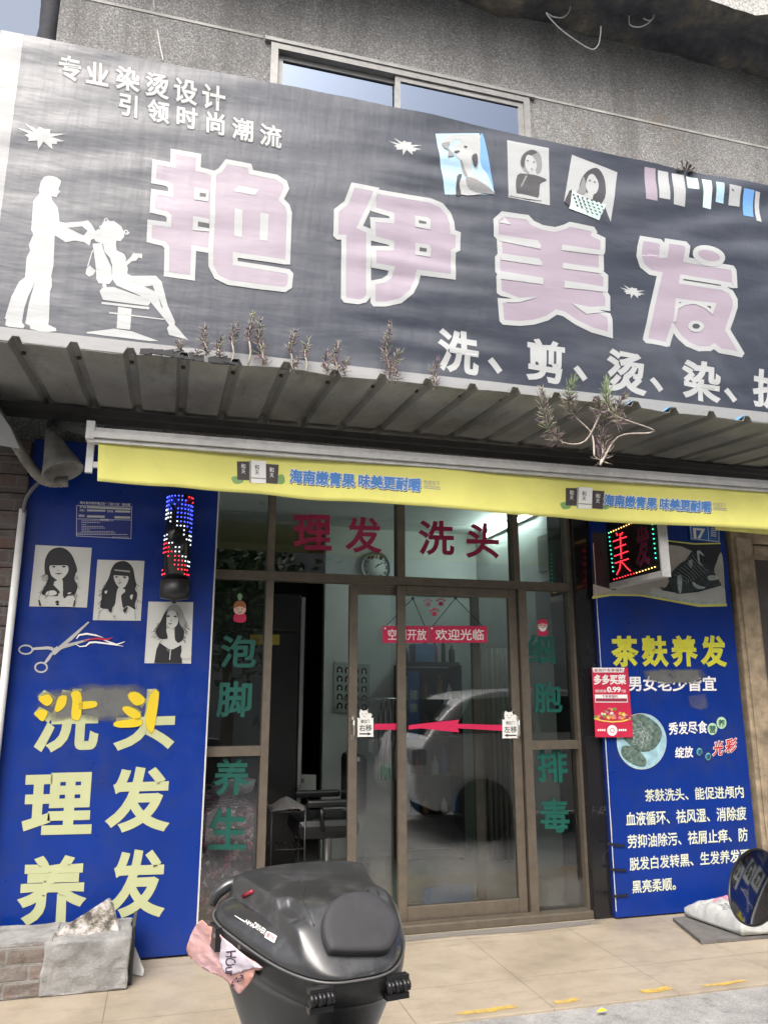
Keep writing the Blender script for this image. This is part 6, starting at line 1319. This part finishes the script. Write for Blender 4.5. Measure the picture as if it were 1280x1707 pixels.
# tree
trx = P(385, 990, 9).x; tree = thing('street_tree', 'leafy street tree across the road from the salon', 'tree', (trx, -9, -.03))
d_ = MB().mat(M('bark', (.12, .09, .06), .9, var=.3)); d_.tube([(trx, -9, -.03), (trx+.05, -9, 1.2), (trx-.05, -9, 2.4), (trx, -9, 3.4)], [.13, .1, .08, .05])
for k in range(6): a_ = k*1.05; d_.tube([(trx, -9, 1.9+.2*k), (trx+.6*math.cos(a_), -9+.6*math.sin(a_), 2.6+.2*k), (trx+1.1*math.cos(a_), -9+1.1*math.sin(a_), 3+.2*k)], [.04, .03, .01], 6)
d_.build('trunk', tree)
d_ = MB(); lm = [M('tree_leaf_%s' % n_, c_, .6) for n_, c_ in (('dark', (.025, .055, .015)), ('mid', (.05, .1, .03)), ('light', (.09, .15, .05)))]
for k in range(2600):
    cl = Vector((trx, -9, 3.1))+Vector((random.gauss(0, .62), random.gauss(0, .62), random.gauss(0, .55))); v1 = Vector((random.gauss(0, 1), random.gauss(0, 1), random.gauss(0, 1))).normalized()*.09; v2 = v1.orthogonal().normalized()*.05
    d_.mat(random.choice(lm)).add([cl-v1, cl+v2, cl+v1, cl-v2], [(0, 1, 2, 3)])
d_.build('crown', tree)
# white car just beyond the right edge of the frame
car = thing('parked_car', 'white hatchback parked at the kerb, mirrored in the right door', 'car', (4.5, -3.5, -.03)); cxo, cyo = 2.45, -2.68
cpt = M('car_white', (.75, .76, .77), .3, coat=.6, var=.02); cgl = M('car_glass', (.015, .018, .02), .08); W_ = 1.72
side = [(0,.32),(.02,.62),(.06,.86),(.18,.98),(.3,1.12),(.55,1.36),(.85,1.455),(1.5,1.49),(2.2,1.46),(2.75,1.22),(3.05,1.02),(3.6,.94),(3.98,.78),(4.08,.55),(4.06,.3),(3.7,.22),(.3,.22)]
cb2 = MB().mat(cpt); cb2.smooth = True; secs = []
for t, ins in ((0, .1), (.03, .03), (.1, .0), (.5, 0), (.9, 0), (.97, .03), (1, .1)):
    r_ = []
    for x, z in side:
        tum = max(0, z-.9)*.32; y = -W_*t; y = y+(tum+ins)*(1 if t > .5 else -1)*(abs(t-.5)*2)
        r_.append(Vector((cxo+x+(ins*.6 if x < 1 else -ins*.6 if x > 3.5 else 0), cyo+y, z-(ins*.25 if z > 1.2 else 0))))
    secs.append(r_)
cb2.loft(secs); cb2.build('body', car, smooth=True, sub=1)
gs_ = MB().mat(cgl)
for sd_, y in ((1, .004), (-1, -W_-.004)):
    yy = lambda z: cyo+y-sd_*(max(0, z-.9)*.32+.012)+sd_*.02
    for q in ([(.42,1.02),(.66,1.36),(1.35,1.41),(1.35,1.02)], [(1.42,1.02),(1.42,1.41),(2.15,1.38),(2.62,1.16),(2.75,1.02)]):
        gs_.add([(cxo+x, yy(z), z) for x, z in q], [(0, 1, 2, 3)] if len(q) == 4 else [(0, 1, 2, 3, 4)])
gs_.build('side_window', car)
rg = MB().mat(cgl); rg.add([(cxo+.19, cyo-.2, 1.0), (cxo+.19, cyo-W_+.2, 1.0), (cxo+.5, cyo-W_+.33, 1.36), (cxo+.5, cyo-.33, 1.36)], [(0, 1, 2, 3)]); rg.build('windscreen', car)
for y in (-.16, -W_+.16):
    l_ = MB().mat(M('car_lamp', (.35, .36, .38), .15)); l_.bbox(cxo-.02, cxo+.14, cyo+y-.12, cyo+y+.12, .72, .88, .02); l_.build('headlight', car)
pl2 = MB().mat(M('plate_green', (.25, .5, .35), .4)); pl2.bbox(cxo-.025, cxo+.01, cyo-W_/2-.22, cyo-W_/2+.22, .5, .63, .005); pl2.build('number_plate', car)
for x in (.75, 3.35):
    for y in (-.08, -W_+.08):
        w_ = MB().mat(M('tyre_rubber', (.02, .02, .02))); w_.lathe((cxo+x, cyo+y, .27), [(.2, -.1), (.29, -.1), (.3, -.07), (.3, .07), (.29, .1), (.2, .1)], 28, 'y'); ww = w_.build('wheel', car)
        w_ = MB().mat(M('wheel_alloy', (.4, .4, .4), .35, .7)); w_.lathe((cxo+x, cyo+y, .27), [(.02, -.09), (.2, -.085), (.2, .085), (.02, .09)], 10, 'y'); w_.build('rim', ww)
